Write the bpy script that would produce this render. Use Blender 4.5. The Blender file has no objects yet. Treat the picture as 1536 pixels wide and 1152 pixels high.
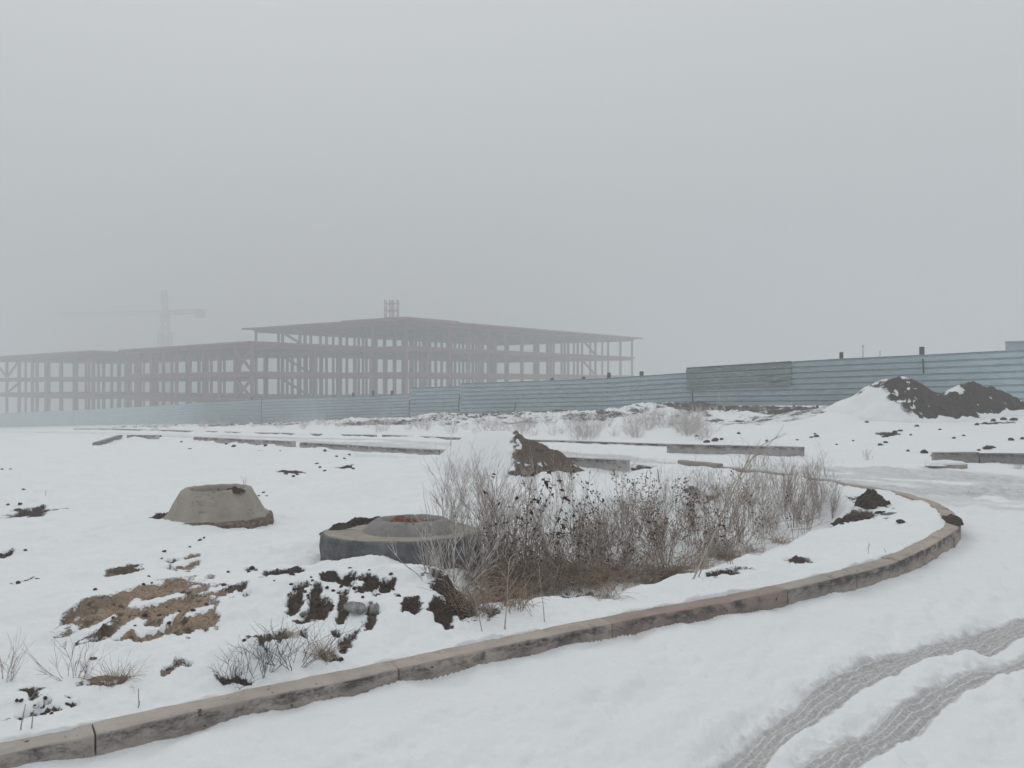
import bpy, math, random
import numpy as np
from mathutils import Vector
R = math.radians
sc = bpy.context.scene
COL = sc.collection
random.seed(7)
rng = np.random.default_rng(11)

# ---------------------------------------------------------------- camera, world, sun, exposure
H = 1.6                      # eye height above the snowy road
F = 1205.0                   # focal length in photo pixels (1536 wide)
cd = bpy.data.cameras.new('camera')
cd.sensor_width = 36; cd.lens = 36 * F / 1536; cd.clip_start = .1; cd.clip_end = 3000
cam = bpy.data.objects.new('camera', cd); COL.objects.link(cam)
cam.location = (0, 0, H); cam.rotation_euler = (R(90), 0, 0)
sc.camera = cam

SUN_EL, SUN_AZ = 40, 335      # degrees; azimuth clockwise from +Y
w = bpy.data.worlds.new('World'); sc.world = w; w.use_nodes = True
wn = w.node_tree; wn.nodes.clear()
def N(nt, t, **k):
    n = nt.nodes.new(t)
    for a, b in k.items():
        if a.startswith('i_'): n.inputs[a[2:].replace('_', ' ')].default_value = b
        else: setattr(n, a, b)
    return n
out = N(wn, 'ShaderNodeOutputWorld'); bg = N(wn, 'ShaderNodeBackground'); bg.inputs[1].default_value = .1
sky = N(wn, 'ShaderNodeTexSky', sky_type='NISHITA', sun_disc=False, sun_elevation=R(SUN_EL), sun_rotation=R(SUN_AZ))
tc = N(wn, 'ShaderNodeTexCoord'); sep = N(wn, 'ShaderNodeSeparateXYZ'); wn.links.new(tc.outputs['Generated'], sep.inputs[0])
cr = N(wn, 'ShaderNodeValToRGB'); wn.links.new(sep.outputs[2], cr.inputs[0])
cr.color_ramp.elements[0].position = 0.0; cr.color_ramp.elements[0].color = (.43, .455, .465, 1)
cr.color_ramp.elements[1].position = 1.0; cr.color_ramp.elements[1].color = (.97, .985, .985, 1)
mul = N(wn, 'ShaderNodeVectorMath', operation='SCALE'); mul.inputs['Scale'].default_value = 10
wn.links.new(cr.outputs[0], mul.inputs[0])
mx = N(wn, 'ShaderNodeMix', data_type='RGBA'); mx.inputs[0].default_value = .94
wn.links.new(sky.outputs[0], mx.inputs[6]); wn.links.new(mul.outputs[0], mx.inputs[7])
wn.links.new(mx.outputs[2], bg.inputs[0]); wn.links.new(bg.outputs[0], out.inputs[0])

sl = bpy.data.lights.new('sun', 'SUN'); sl.energy = .5; sl.angle = R(25); sl.color = (1, .97, .93)
so = bpy.data.objects.new('sun', sl); COL.objects.link(so)
dv = Vector((math.sin(R(SUN_AZ)) * math.cos(R(SUN_EL)), math.cos(R(SUN_AZ)) * math.cos(R(SUN_EL)), math.sin(R(SUN_EL))))
so.rotation_euler = dv.to_track_quat('Z', 'Y').to_euler()

sc.view_settings.view_transform = 'Standard'; sc.view_settings.look = 'None'
sc.view_settings.exposure = 0; sc.view_settings.gamma = 1
sc.cycles.use_denoising = True
sc.cycles.max_bounces = 8; sc.cycles.diffuse_bounces = 3; sc.cycles.glossy_bounces = 2
sc.cycles.volume_bounces = 4; sc.cycles.transparent_max_bounces = 6
HAZE = .0063

# ---------------------------------------------------------------- noise (numpy)
def _h(ix, iy, sd):
    n = (ix.astype(np.int64) * 374761393 + iy.astype(np.int64) * 668265263 + sd * 1442695041) & 0xffffffff
    n = ((n ^ (n >> 13)) * 1274126177) & 0xffffffff
    return ((n ^ (n >> 16)) & 0xffffff) / float(0xffffff)
def vn(x, y, sd=0):
    ix = np.floor(x); iy = np.floor(y); fx = x - ix; fy = y - iy
    fx = fx * fx * fx * (fx * (fx * 6 - 15) + 10); fy = fy * fy * fy * (fy * (fy * 6 - 15) + 10)
    a = _h(ix, iy, sd); b = _h(ix + 1, iy, sd); c = _h(ix, iy + 1, sd); d = _h(ix + 1, iy + 1, sd)
    return (a + (b - a) * fx) * (1 - fy) + (c + (d - c) * fx) * fy
def fbm(x, y, sc_, oc=4, sd=0, g=.5):      # about -1..1
    x = np.asarray(x, float) / sc_; y = np.asarray(y, float) / sc_
    t = 0; a = 1; m = 0
    for o in range(oc):
        t = t + a * (vn(x, y, sd + o * 17) * 2 - 1); m += a; a *= g
        x, y = x * 1.62 + y * 1.18 + 5.3, y * 1.62 - x * 1.18 + 9.1
    return t / m * 1.6
def sm(a, b, x):
    t = np.clip((np.asarray(x, float) - a) / (b - a), 0, 1); return t * t * (3 - 2 * t)

# ---------------------------------------------------------------- the lie of the land
US, UV_ = np.array([-.674, .739]), np.array([.739, .674])     # along the far road (away, leftwards) and across it
def sv(x, y): return US[0] * x + US[1] * y, UV_[0] * x + UV_[1] * y
def fence_depth(px): return 36.2 / (.739 * (px - 768) / F + .674)
def P(px, py, d): return np.array([(px - 768) / F * d, d, H - (py - 576) / F * d])
FB = [(2600, 600), (1900, 604), (1536, 607), (1256, 608.5), (1036, 608.5), (1030, 616), (905, 621), (690, 624), (615, 628), (393, 635.5), (220, 636.5), (100, 638.5), (0, 640), (-100, 641)]
fs, fz = [], []
for px, py in FB:
    p = P(px, py, fence_depth(px)); fs.append(sv(p[0], p[1])[0]); fz.append(p[2])
fs.append(600); fz.append(-22)
def froad(s): return np.interp(s, [-50, 14, 20, 34, 60, 77, 110, 207, 600], [0, 0, -.09, -.58, -1.55, -2.3, -3.8, -7.9, -23])
def ffence(s): return np.interp(s, fs, fz) - .10
def base0(x, y):
    s, v = sv(x, y)
    k = sm(17, 35, v)
    fr = froad(s)
    g = fr * (1 - k) + np.minimum(ffence(s), 1.0) * k
    return g
def base1(x, y):                 # + broad snowy apron of the right-hand heaps
    x = np.asarray(x, float); y = np.asarray(y, float)
    g = base0(x, y)
    g = g + .42 * np.exp(-(((x - 11.2) / 2.0) ** 2 + ((y - 27.5) / 2.6) ** 2))
    return g
def march(px, py, fn, dz=0.0):
    d = np.geomspace(1.5, 260, 1600)
    q = H - (py - 576) / F * d - (fn((px - 768) / F * d, d) + dz)
    i = np.nonzero(q < 0)[0]
    if len(i) == 0: return P(px, py, 60)
    i = i[0]
    t = q[i - 1] / (q[i - 1] - q[i] + 1e-12)
    dd = d[i - 1] + (d[i] - d[i - 1]) * t
    return P(px, py, dd)

# near kerb: its outer (road side) top edge
def ztop(x): return .09 + .06 * sm(0.3, 4.0, x)
KP = [(-300, 1196), (-120, 1157), (0, 1131), (143, 1101), (300, 1066), (450, 1034), (598, 1003), (700, 980), (918, 934), (1000, 918), (1100, 900), (1182, 883), (1285, 858),
      (1348, 840), (1395, 820), (1431, 797), (1441, 786), (1437, 775), (1425, 763), (1402, 752), (1353, 738), (1314, 731), (1275, 725),
      (1200, 713), (1130, 704), (1085, 699), (1025, 693)]
def kerbpt(px, py):
    z = .12
    for _ in range(12):
        d = (H - z) * F / (py - 576); x = (px - 768) / F * d; z = float(ztop(x))
    return (x, d)
KW = np.array([kerbpt(*p) for p in KP])
def catmull(pts, n=12):
    pts = np.asarray(pts, float); q = np.vstack([2 * pts[0] - pts[1], pts, 2 * pts[-1] - pts[-2]]); o = []
    ks = [0]
    for i in range(1, len(q) - 2):
        for j in range(n):
            t = j / n; a, b, c, d = q[i - 1:i + 3]
            o.append(.5 * ((2 * b) + (c - a) * t + (2 * a - 5 * b + 4 * c - d) * t * t + (3 * b - a - 3 * c + d) * t ** 3))
    o.append(pts[-1]); return np.array(o)
KS = catmull(KW, 10)             # dense path, index 10*k at key point k
def polydist(x, y, pts, extra=None):
    """unsigned distance, nearest param (index units)"""
    best = np.full(x.shape, 1e9); par = np.zeros(x.shape)
    for i in range(len(pts) - 1):
        a = pts[i]; b = pts[i + 1]; ab = b - a; L = (ab ** 2).sum() + 1e-12
        t = np.clip(((x - a[0]) * ab[0] + (y - a[1]) * ab[1]) / L, 0, 1)
        d = (x - a[0] - t * ab[0]) ** 2 + (y - a[1] - t * ab[1]) ** 2
        m = d < best; best = np.where(m, d, best); par = np.where(m, i + t, par)
    return np.sqrt(best), par
def inpoly(x, y, poly):
    c = np.zeros(x.shape, bool); n = len(poly)
    for i in range(n):
        x1, y1 = poly[i]; x2, y2 = poly[(i + 1) % n]
        if y1 == y2: continue
        m = ((y1 > y) != (y2 > y)) & (x < (x2 - x1) * (y - y1) / (y2 - y1) + x1)
        c ^= m
    return c
# the far edge of the island: road 2's near kerb line, going away
B1 = march(655, 674, base0, .17); B0 = march(449, 663.5, base0, .17)
far_line = [(KW[-1][0] - .02, KW[-1][1] + .0), (march(940, 692, base0, .18)[0], march(940, 692, base0, .18)[1]), (B1[0], B1[1]), (B0[0], B0[1])]
for s_ in (34, 60, 110, 300): far_line.append((US[0] * s_ + UV_[0] * 10.3, US[1] * s_ + UV_[1] * 10.3))
ISL = [tuple(p) for p in KS[::2]] + far_line + [(-320, 100), (-60, -30), (-20, -8), tuple(KS[0] + (KS[0] - KS[10]) * 3)]
KFINE = KS[::2]
def near_kerb(x, y):
    """signed distance to the near kerb's outer edge (+ on the island side)"""
    x = np.asarray(x, float); y = np.asarray(y, float)
    sh = x.shape; x = x.ravel(); y = y.ravel()
    d = np.full(x.shape, 50.0); 
    m = (y < 17) & (x > -12) & (x < 9) & (y > -3)
    ins = inpoly(x, y, ISL)
    if m.any():
        dd, _ = polydist(x[m], y[m], KFINE); d[m] = dd
    return np.where(ins, d, -d).reshape(sh), ins.reshape(sh)
DITCH = [march(a, b, base0, .05)[:2] for a, b in [(648, 955), (740, 930), (860, 905), (1000, 872), (1150, 832), (1290, 772), (1270, 748), (1150, 738), (1050, 728), (900, 745), (740, 770), (700, 830), (655, 880)]]
DITCH = np.array(DITCH)
HUMPS = [(500, 905, .95, .75, .14), (535, 852, .62, .30, .17), (650, 880, .4, .3, .07), (600, 890, .8, .5, .12), (210, 925, 1.0, .7, .12), (430, 985, .5, .35, .05), (60, 1060, .5, .4, .06), (330, 905, .7, .6, .05)]
HUMPS = [(*march(a, b, base0, .1)[:2], rx, ry, h) for a, b, rx, ry, h in HUMPS]
def macro(x, y):
    x = np.asarray(x, float); y = np.asarray(y, float)
    g = base1(x, y)
    t, ins = near_kerb(x, y)
    zt = ztop(x)
    dk = sm(.1, .55, t)
    lvl = .010 * dk + (zt - .006) * np.exp(-(np.maximum(t - .12, 0) / .75) ** 2)
    isl = lvl
    for hx, hy, rx, ry, h in HUMPS:
        isl = isl + dk * h * np.exp(-(((x - hx) / rx) ** 2 + ((y - hy) / ry) ** 2))
    sh = x.shape
    near = ((y < 20) & (x > -6) & (x < 8) & (y > 2)).ravel()
    if near.any():
        xr, yr = x.ravel()[near], y.ravel()[near]
        dd, _ = polydist(xr, yr, np.vstack([DITCH, DITCH[:1]])); ii = inpoly(xr, yr, [tuple(p) for p in DITCH])
        z = np.zeros(x.size); z[near] = np.where(ii, sm(0, .35, dd), 0); z = z.reshape(sh)
        isl = isl - .22 * z
    s, v = sv(x, y)
    isl = isl - .03 * sm(7.5, 10.0, v) * (1 - sm(3.6, 5, x * (y < 14)))
    return g + np.where(ins, isl, 0)
def G(px, py, dz=0.0): return march(px, py, macro, dz)

# ---------------------------------------------------------------- dirt patches (px, py, rx, ry, kind 0 dark / 1 tan, sign)
PATCH = [(235, 888, 62, 20, 1), (170, 905, 62, 22, 1), (115, 922, 36, 20, .6), (265, 905, 58, 26, 1), (150, 948, 24, 15, .3), (250, 955, 62, 17, 1), (300, 945, 26, 14, 1), (180, 930, 50, 14, 1), (140, 960, 26, 9, .2), (215, 915, 60, 24, 1),
         (190, 868, 19, 7, .2), (262, 851, 16, 5, .1), (284, 847, 10, 6, 1), (287, 857, 9, 4, 1), (171, 873, 8, 4, .8),
         (405, 867, 18, 7, 0), (388, 871, 8, 5, 0), (444, 854, 17, 7, 0), (433, 900, 12, 20, .1), (468, 905, 16, 20, .1), (452, 926, 16, 6, .1), (508, 873, 28, 8, 0), (545, 880, 18, 16, 0), (573, 877, 15, 15, 0), (490, 868, 10, 6, 0),
         (617, 907, 20, 17, 0), (404, 965, 8, 16, .2), (436, 957, 11, 10, .3), (484, 976, 20, 9, .2), (331, 1024, 13, 6, 0), (522, 945, 12, 13, .1), (508, 905, 12, 12, .1), (553, 918, 18, 14, .2), (355, 1016, 18, 5, 0), (497, 935, 12, 8, 0),
         (45, 1047, 18, 8, .1), (47, 1063, 10, 5, 0), (90, 1072, 15, 3, 0), (38, 1081, 24, 6, .1), (8, 1090, 14, 4, .1), (96, 1056, 9, 4, 0), (165, 1022, 36, 5, .7), (268, 1012, 16, 6, .6), (150, 1030, 30, 5, .4),
         (55, 764, 30, 6, 0), (12, 775, 9, 3, 0), (14, 828, 14, 6, 0), (28, 882, 8, 3, 0), (350, 880, 12, 4, 0), (375, 862, 9, 3, 0), (345, 875, 16, 3, 0), (15, 884, 12, 2, 0), (325, 910, 9, 4, .6), (368, 888, 7, 4, .6),
         (700, 915, 50, 28, 0), (680, 890, 30, 16, 0), (760, 905, 44, 18, 0), (830, 898, 36, 9, 0), (880, 890, 20, 5, .1), (998, 865, 26, 12, 0), (940, 862, 22, 5, 0), (1075, 743, 30, 3, 0), (1040, 738, 16, 4, 0), (800, 870, 30, 6, .1),
         (1309, 752, 14, 12, .2), (1285, 770, 26, 9, .1), (1190, 845, 20, 4, .1), (1080, 862, 30, 6, 0), (960, 700, 12, 3, .2),
         (522, 702, 12, 3, 0), (1332, 651, 18, 3, 0), (1490, 634, 30, 1.2, 0), (245, 777, 12, 4, 0), (440, 712, 20, 2, 0), (380, 676, 20, 2, 0), (660, 925, 22, 20, 0)]
HOLE = [(227, 893, 34, 6, 14), (224, 942, 58, 8, 18), (126, 944, 26, 11, 8), (262, 875, 10, 4, 10), (150, 965, 8, 4, 0), (298, 925, 14, 7, -5), (452, 888, 7, 5, 0), (530, 888, 10, 3, 0), (720, 860, 18, 8, 0), (1010, 880, 14, 3, 0)]
def ell(spec):
    c = G(spec[0], spec[1]); d = c[1]
    a = G(spec[0], spec[1] - spec[3] * 1.15); b = G(spec[0], spec[1] + spec[3] * 1.15)
    ry = min(abs(a[1] - b[1]) / 2.3, spec[3] * d * d / ((H - c[2]) * F) * 1.1)
    return c[0], (a[1] + b[1]) / 2 if abs(a[1] - b[1]) < ry * 3 else c[1], spec[2] * d / F, max(.02, ry)
PW = [(*ell(p), p[4]) for p in PATCH]
HW = [(*ell(p), p[4]) for p in HOLE]
TR = []
for up, lo in [([(1030, 1180), (1058, 1152), (1129, 1083), (1199, 1030), (1269, 996), (1357, 968), (1452, 945), (1536, 925), (1700, 895)],
                [(1104, 1180), (1127, 1152), (1171, 1106), (1234, 1059), (1312, 1020), (1382, 994), (1452, 969), (1536, 945), (1700, 912)]),
               ([(1150, 1175), (1185, 1152), (1241, 1115), (1312, 1076), (1382, 1040), (1452, 1007), (1500, 988), (1600, 950), (1760, 905)],
                [(1240, 1180), (1276, 1152), (1336, 1112), (1392, 1073), (1440, 1045), (1480, 1022), (1536, 998), (1640, 960), (1800, 915)])]:
    a = np.array([march(*p, base0)[:2] for p in up]); b = np.array([march(*p, base0)[:2] for p in lo])
    n = 40; ta = np.linspace(0, len(a) - 1, n)
    A = np.stack([np.interp(ta, range(len(a)), a[:, k]) for k in (0, 1)], 1); B = np.stack([np.interp(ta, range(len(b)), b[:, k]) for k in (0, 1)], 1)
    c = (A + B) / 2
    for _ in range(70): c[1:-1] = (c[:-2] + c[1:-1] * 2 + c[2:]) / 4
    ext = np.array([c[0] + (c[0] - c[4]) * 3, c[0] + (c[0] - c[4]) * 1.5]); exh = [.13, .13]
    hwid = np.sqrt(((A - B) ** 2).sum(1)) / 2 * .86
    for _ in range(70): hwid[1:-1] = (hwid[:-2] + hwid[1:-1] * 2 + hwid[2:]) / 4
    TR.append((np.vstack([ext, c]), np.concatenate([[hwid[0]] * 2, hwid])))

def full(x, y):
    """height and masks at every ground vertex"""
    x = np.asarray(x, float); y = np.asarray(y, float)
    g = macro(x, y); t, ins = near_kerb(x, y); s, v = sv(x, y); r = np.hypot(x, y); zt = ztop(x)
    near = np.clip(1 - r / 60, 0, 1)
    # dirt
    wx = x + .09 * fbm(x, y * .6, .30, 4, 3, .6); wy = y + .20 * fbm(x, y * .6, .30, 4, 9, .6)
    D = np.full(x.shape, -1.0); T = np.zeros(x.shape); Wt = np.full(x.shape, 1e-6)
    for cx, cy, rx, ry, k in PW:
        bx = (abs(x - cx) < rx * 2.2 + .3) & (abs(y - cy) < ry * 2.2 + .3)
        if not bx.any(): continue
        e = 1 - np.sqrt(((wx[bx] - cx) / rx) ** 2 + ((wy[bx] - cy) / ry) ** 2)
        e = e * min(1, rx / .12 + .3)
        D[bx] = np.maximum(D[bx], e); wgt = np.exp(e * 4); T[bx] += k * wgt; Wt[bx] += wgt
    T = T / Wt
    for cx, cy, rx, ry, rot in HW:
        bx = (abs(x - cx) < rx * 2 + .3) & (abs(y - cy) < rx * 2 + ry * 2 + .3)
        e = 1 - np.sqrt(((wx[bx] - cx) / rx) ** 2 + ((wy[bx] - cy - (wx[bx] - cx) * math.tan(R(rot)) * 1.6) / ry) ** 2)
        D[bx] = np.minimum(D[bx], -e * 1.2)
    D = D + (.26 * fbm(x, y * .7, .12, 3, 21) + .20 * fbm(x, y * .7, .045, 3, 23)) * (D > -.8)
    D = np.clip(D, -1, 1)
    # rough tufted bank at the fence's foot
    bank = sm(22, 27, v) * (1 - sm(36.5, 38, v)) * sm(9.5, 13, s) * (1 - sm(75, 110, s)) * (1 - .97 * np.exp(-(((x - 13.5) / 4.6) ** 2 + ((y - 26.5) / 4.0) ** 2)))
    bank = np.clip(bank, 0, 1)
    ds, dv_ = s * .9 + v * .5, v
    rough = fbm(ds / 1.8, dv_ / .8, .42, 4, 31, .65)
    Db = -.24 + .80 * np.abs(rough) + .32 * fbm(x, y, 3, 2, 37) + .30 * sm(30, 36, v) - .35 * sm(26, 22, v)
    D = np.where(bank > .3, np.maximum(D, Db * bank), D)
    g = g + bank * (.22 * fbm(s / 1.5, v, 1.0, 5, 41, .6) + .10 * np.exp(-((v - 29 - fbm(s, s * 0, 6, 2, 5)) / 1.6) ** 2) + .28 * np.exp(-((v - 31.5) / 2.2) ** 2) * sm(18, 24, s) * (1 - sm(40, 52, s)))
    # sparse bare bits in the far field
    far = ins & (r > 9)
    rowm = np.exp(-((v - 10.0) / .35) ** 2) * ins + np.exp(-((v - 14.7) / .3) ** 2) * (x < 7)
    g = g + rowm * np.clip(.04 + .12 * fbm(s, v, 1.0, 4, 131), 0, .13) * (s > 5)
    # snow relief
    cal = np.where(ins, 1.0, .62)
    g = g + cal * (.060 * fbm(x, y, 1.3, 3, 51) * sm(.15, .6, np.abs(t)) + .036 * fbm(x, y, .34, 5, 57, .55)) * near
    g = g + .05 * fbm(x, y, 4.5, 3, 61) * sm(1, 3, np.abs(t)) * np.where(ins, 1, .3)
    wind = fbm(x * .55 + y * .8, (y * .55 - x * .8) * 3.2, .9, 3, 71)
    g = g + np.where(ins, .006, .042) * wind * sm(.2, .6, -t) * (r < 14)
    fine = fbm(x, y, .13, 4, 151, .6)
    g = g + (r < 22) * (.011 * fine - .022 * np.clip(fbm(x, y, .16, 3, 157) - .38, 0, .5) * sm(-.1, .4, fbm(x, y, 1.1, 2, 159))) * sm(.05, .3, np.abs(t))
    dsn = sm(-.02, .14, D)
    g = g - np.where(r < 14, .028, .02) * dsn + dsn * (.034 * fbm(x, y, .11, 4, 81) + .014 * fbm(x, y, .035, 2, 88) * (r < 10)) * (r < 20)
    # kerb footprint: road snow meets the face, island snow laps over the back edge
    edge = .120 + .030 * fbm(x, y, .25, 4, 91, .6)
    inn = ins & (t < 1.2)
    lap = sm(0, .022, t - edge)
    gl = base1(x, y)
    g = np.where(inn & (t < .6), g * lap + gl * (1 - lap), g)
    bare = ins & (t < .3) & (x > 3.6) & (y > 7.2)
    rs = ((~ins) & (t > -.6)) | (ins & (t < .1))
    g = g + np.where(rs, (.020 * fbm(x, y, .30, 4, 95) - .002) * np.exp(-np.abs(t) / .12), 0)
    # wheel tracks in the front road
    S = np.zeros(x.shape); U = np.zeros(x.shape); V = np.zeros(x.shape); HO = np.zeros(x.shape)
    m = (~ins) & (x > -.5) & (y < 11) & (y > .2) & (x < 8)
    for pts, hw in TR:
        dd, pp = polydist(x[m], y[m], pts)
        hwi = np.interp(pp, range(len(hw)), hw)
        i0 = np.clip(pp.astype(int), 0, len(pts) - 2); dirv = pts[i0 + 1] - pts[i0]
        side = np.sign((x[m] - pts[i0, 0]) * dirv[:, 1] - (y[m] - pts[i0, 1]) * dirv[:, 0])
        acc = np.concatenate([[0], np.cumsum(np.hypot(*np.diff(pts, axis=0).T))])
        al = np.interp(pp, range(len(acc)), acc)
        q = hwi - dd
        HO[m] = np.maximum(HO[m], np.where(side > 0, sm(-.015, .03, q), sm(-.13, .04, q)))
        e = np.where(side > 0, sm(-.02, .025, q + .012 * fbm(x[m], y[m], .2, 2, 99)), sm(-.10, .04, q + .05 * fbm(x[m], y[m], .05, 4, 101, .75)) * (.45 + .55 * sm(-.03, .05, q)))
        sS = S[m]; nS = np.maximum(sS, e); U[m] = np.where(e > sS, dd * side, U[m]); V[m] = np.where(e > sS, al, V[m]); S[m] = nS
    g = g - .026 * HO + .010 * (HO * (1 - HO) * 4) * fbm(x, y, .06, 3, 103)
    onr = S > .3
    g = g + np.where(onr, .0032 * np.sin(U * 2 * math.pi / .042) + .0028 * fbm(x, y, .045, 3, 8), 0)
    # footprints and scuffs in the front snow
    for fx, fy, rx, ry in [(1390, 1139, 40, 8), (1528, 1055, 22, 6), (640, 1130, 22, 7), (470, 1133, 20, 6), (1180, 1000, 40, 5), (760, 1000, 26, 6)]:
        c = march(fx, fy, base0); a = rx * c[1] / F; b = ry * c[1] ** 2 / (H * F)
        e = np.exp(-(((wx - c[0]) / a) ** 2 + ((wy - c[1]) / b) ** 2) * 1.3)
        g = g - .028 * e * (fx > 1300) - .014 * e * (fx < 1300)
        if fx > 1300: S = np.maximum(S, .55 * sm(.35, .8, e + .2 * fbm(x, y, .06, 3, 7)))
    rd = random.Random(4)
    for _ in range(46):
        fx, fy = rd.uniform(-1.5, 4.5), rd.uniform(2.9, 7.5); ra = rd.uniform(.03, .10); an = rd.uniform(0, 3.1); ww = (np.abs(x - fx) < .4) & (np.abs(y - fy) < .4)
        if not ww.any(): continue
        dx, dy = wx[ww] - fx, wy[ww] - fy; a1 = dx * math.cos(an) + dy * math.sin(an); a2 = -dx * math.sin(an) + dy * math.cos(an)
        g[ww] -= np.where(ins[ww] | (S[ww] > .1), 0, rd.uniform(.006, .016) * np.exp(-((a1 / ra) ** 2 + (a2 / (ra * .55)) ** 2)))
    # slush on the far road
    cv = 12.9 + 1.3 * sm(8, 3, s)
    wid = 1.35 + 1.9 * sm(10, 3, s)
    band = np.exp(-((v - cv) / wid) ** 4) * (~ins)
    st = fbm(s / 7, v + .25 * np.sin(s * .35), .42, 4, 111) * .8 + fbm(s, v, .35, 3, 117) * .3
    ruts = .7 * np.exp(-((v - cv + .75) / .3) ** 2) + .8 * np.exp(-((v - cv - .75) / .28) ** 2)
    sl_ = band * (.50 + .16 * sm(10, 6, s) + .75 * np.clip(st, -1, 1) + .60 * ruts) * (1 - .30 * sm(14, 40, s))
    sl_ = np.clip(sl_ + .35 * ruts * band * sm(9, 12, s) * (1 - sm(22, 30, s)), 0, 1) * (t < -.1)
    S2 = sl_
    g = g - .03 * band * ruts + .018 * band * st * sm(14, 8, s)
    S = np.maximum(S, S2 * .95)
    return g, D, T, S, U, V, ins

# ---------------------------------------------------------------- material helpers
MATS = {}
def newmat(name):
    m = bpy.data.materials.new(name); m.use_nodes = True; nt = m.node_tree
    b = nt.nodes['Principled BSDF']; MATS[name] = m
    return m, nt, b
def noise(nt, scale, detail=4, rough=.55, vec=None, dist=0):
    n = N(nt, 'ShaderNodeTexNoise'); n.inputs['Scale'].default_value = scale; n.inputs['Detail'].default_value = detail
    n.inputs['Roughness'].default_value = rough; n.inputs['Distortion'].default_value = dist
    if vec is not None: nt.links.new(vec, n.inputs['Vector'])
    return n.outputs[0]
def ramp(nt, src, stops):
    c = N(nt, 'ShaderNodeValToRGB'); nt.links.new(src, c.inputs[0]); e = c.color_ramp.elements
    while len(e) < len(stops): e.new(.5)
    for k, (p, col) in enumerate(stops):
        e[k].position = p; e[k].color = (*col, 1) if isinstance(col, tuple) else (col, col, col, 1)
    return c.outputs[0]
def mixc(nt, f, a, b, mode='MIX'):
    m = N(nt, 'ShaderNodeMix', data_type='RGBA', blend_type=mode)
    for sck, v in ((m.inputs[0], f), (m.inputs[6], a), (m.inputs[7], b)):
        if hasattr(v, 'links') or isinstance(v, bpy.types.NodeSocket): nt.links.new(v, sck)
        elif isinstance(v, tuple): sck.default_value = (*v, 1)
        else: sck.default_value = v
    return m.outputs[2]
def mth(nt, op, a, b=None, clamp=False):
    m = N(nt, 'ShaderNodeMath', operation=op, use_clamp=clamp)
    for k, v in enumerate((a, b)):
        if v is None: continue
        if isinstance(v, bpy.types.NodeSocket): nt.links.new(v, m.inputs[k])
        else: m.inputs[k].default_value = v
    return m.outputs[0]
def bump(nt, b, src, strength, dist):
    n = N(nt, 'ShaderNodeBump'); n.inputs['Strength'].default_value = strength; n.inputs['Distance'].default_value = dist
    nt.links.new(src, n.inputs['Height']); nt.links.new(n.outputs[0], b.inputs['Normal'])
def attr(nt, name):
    a = N(nt, 'ShaderNodeAttribute', attribute_name=name); return a.outputs['Fac']

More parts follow.
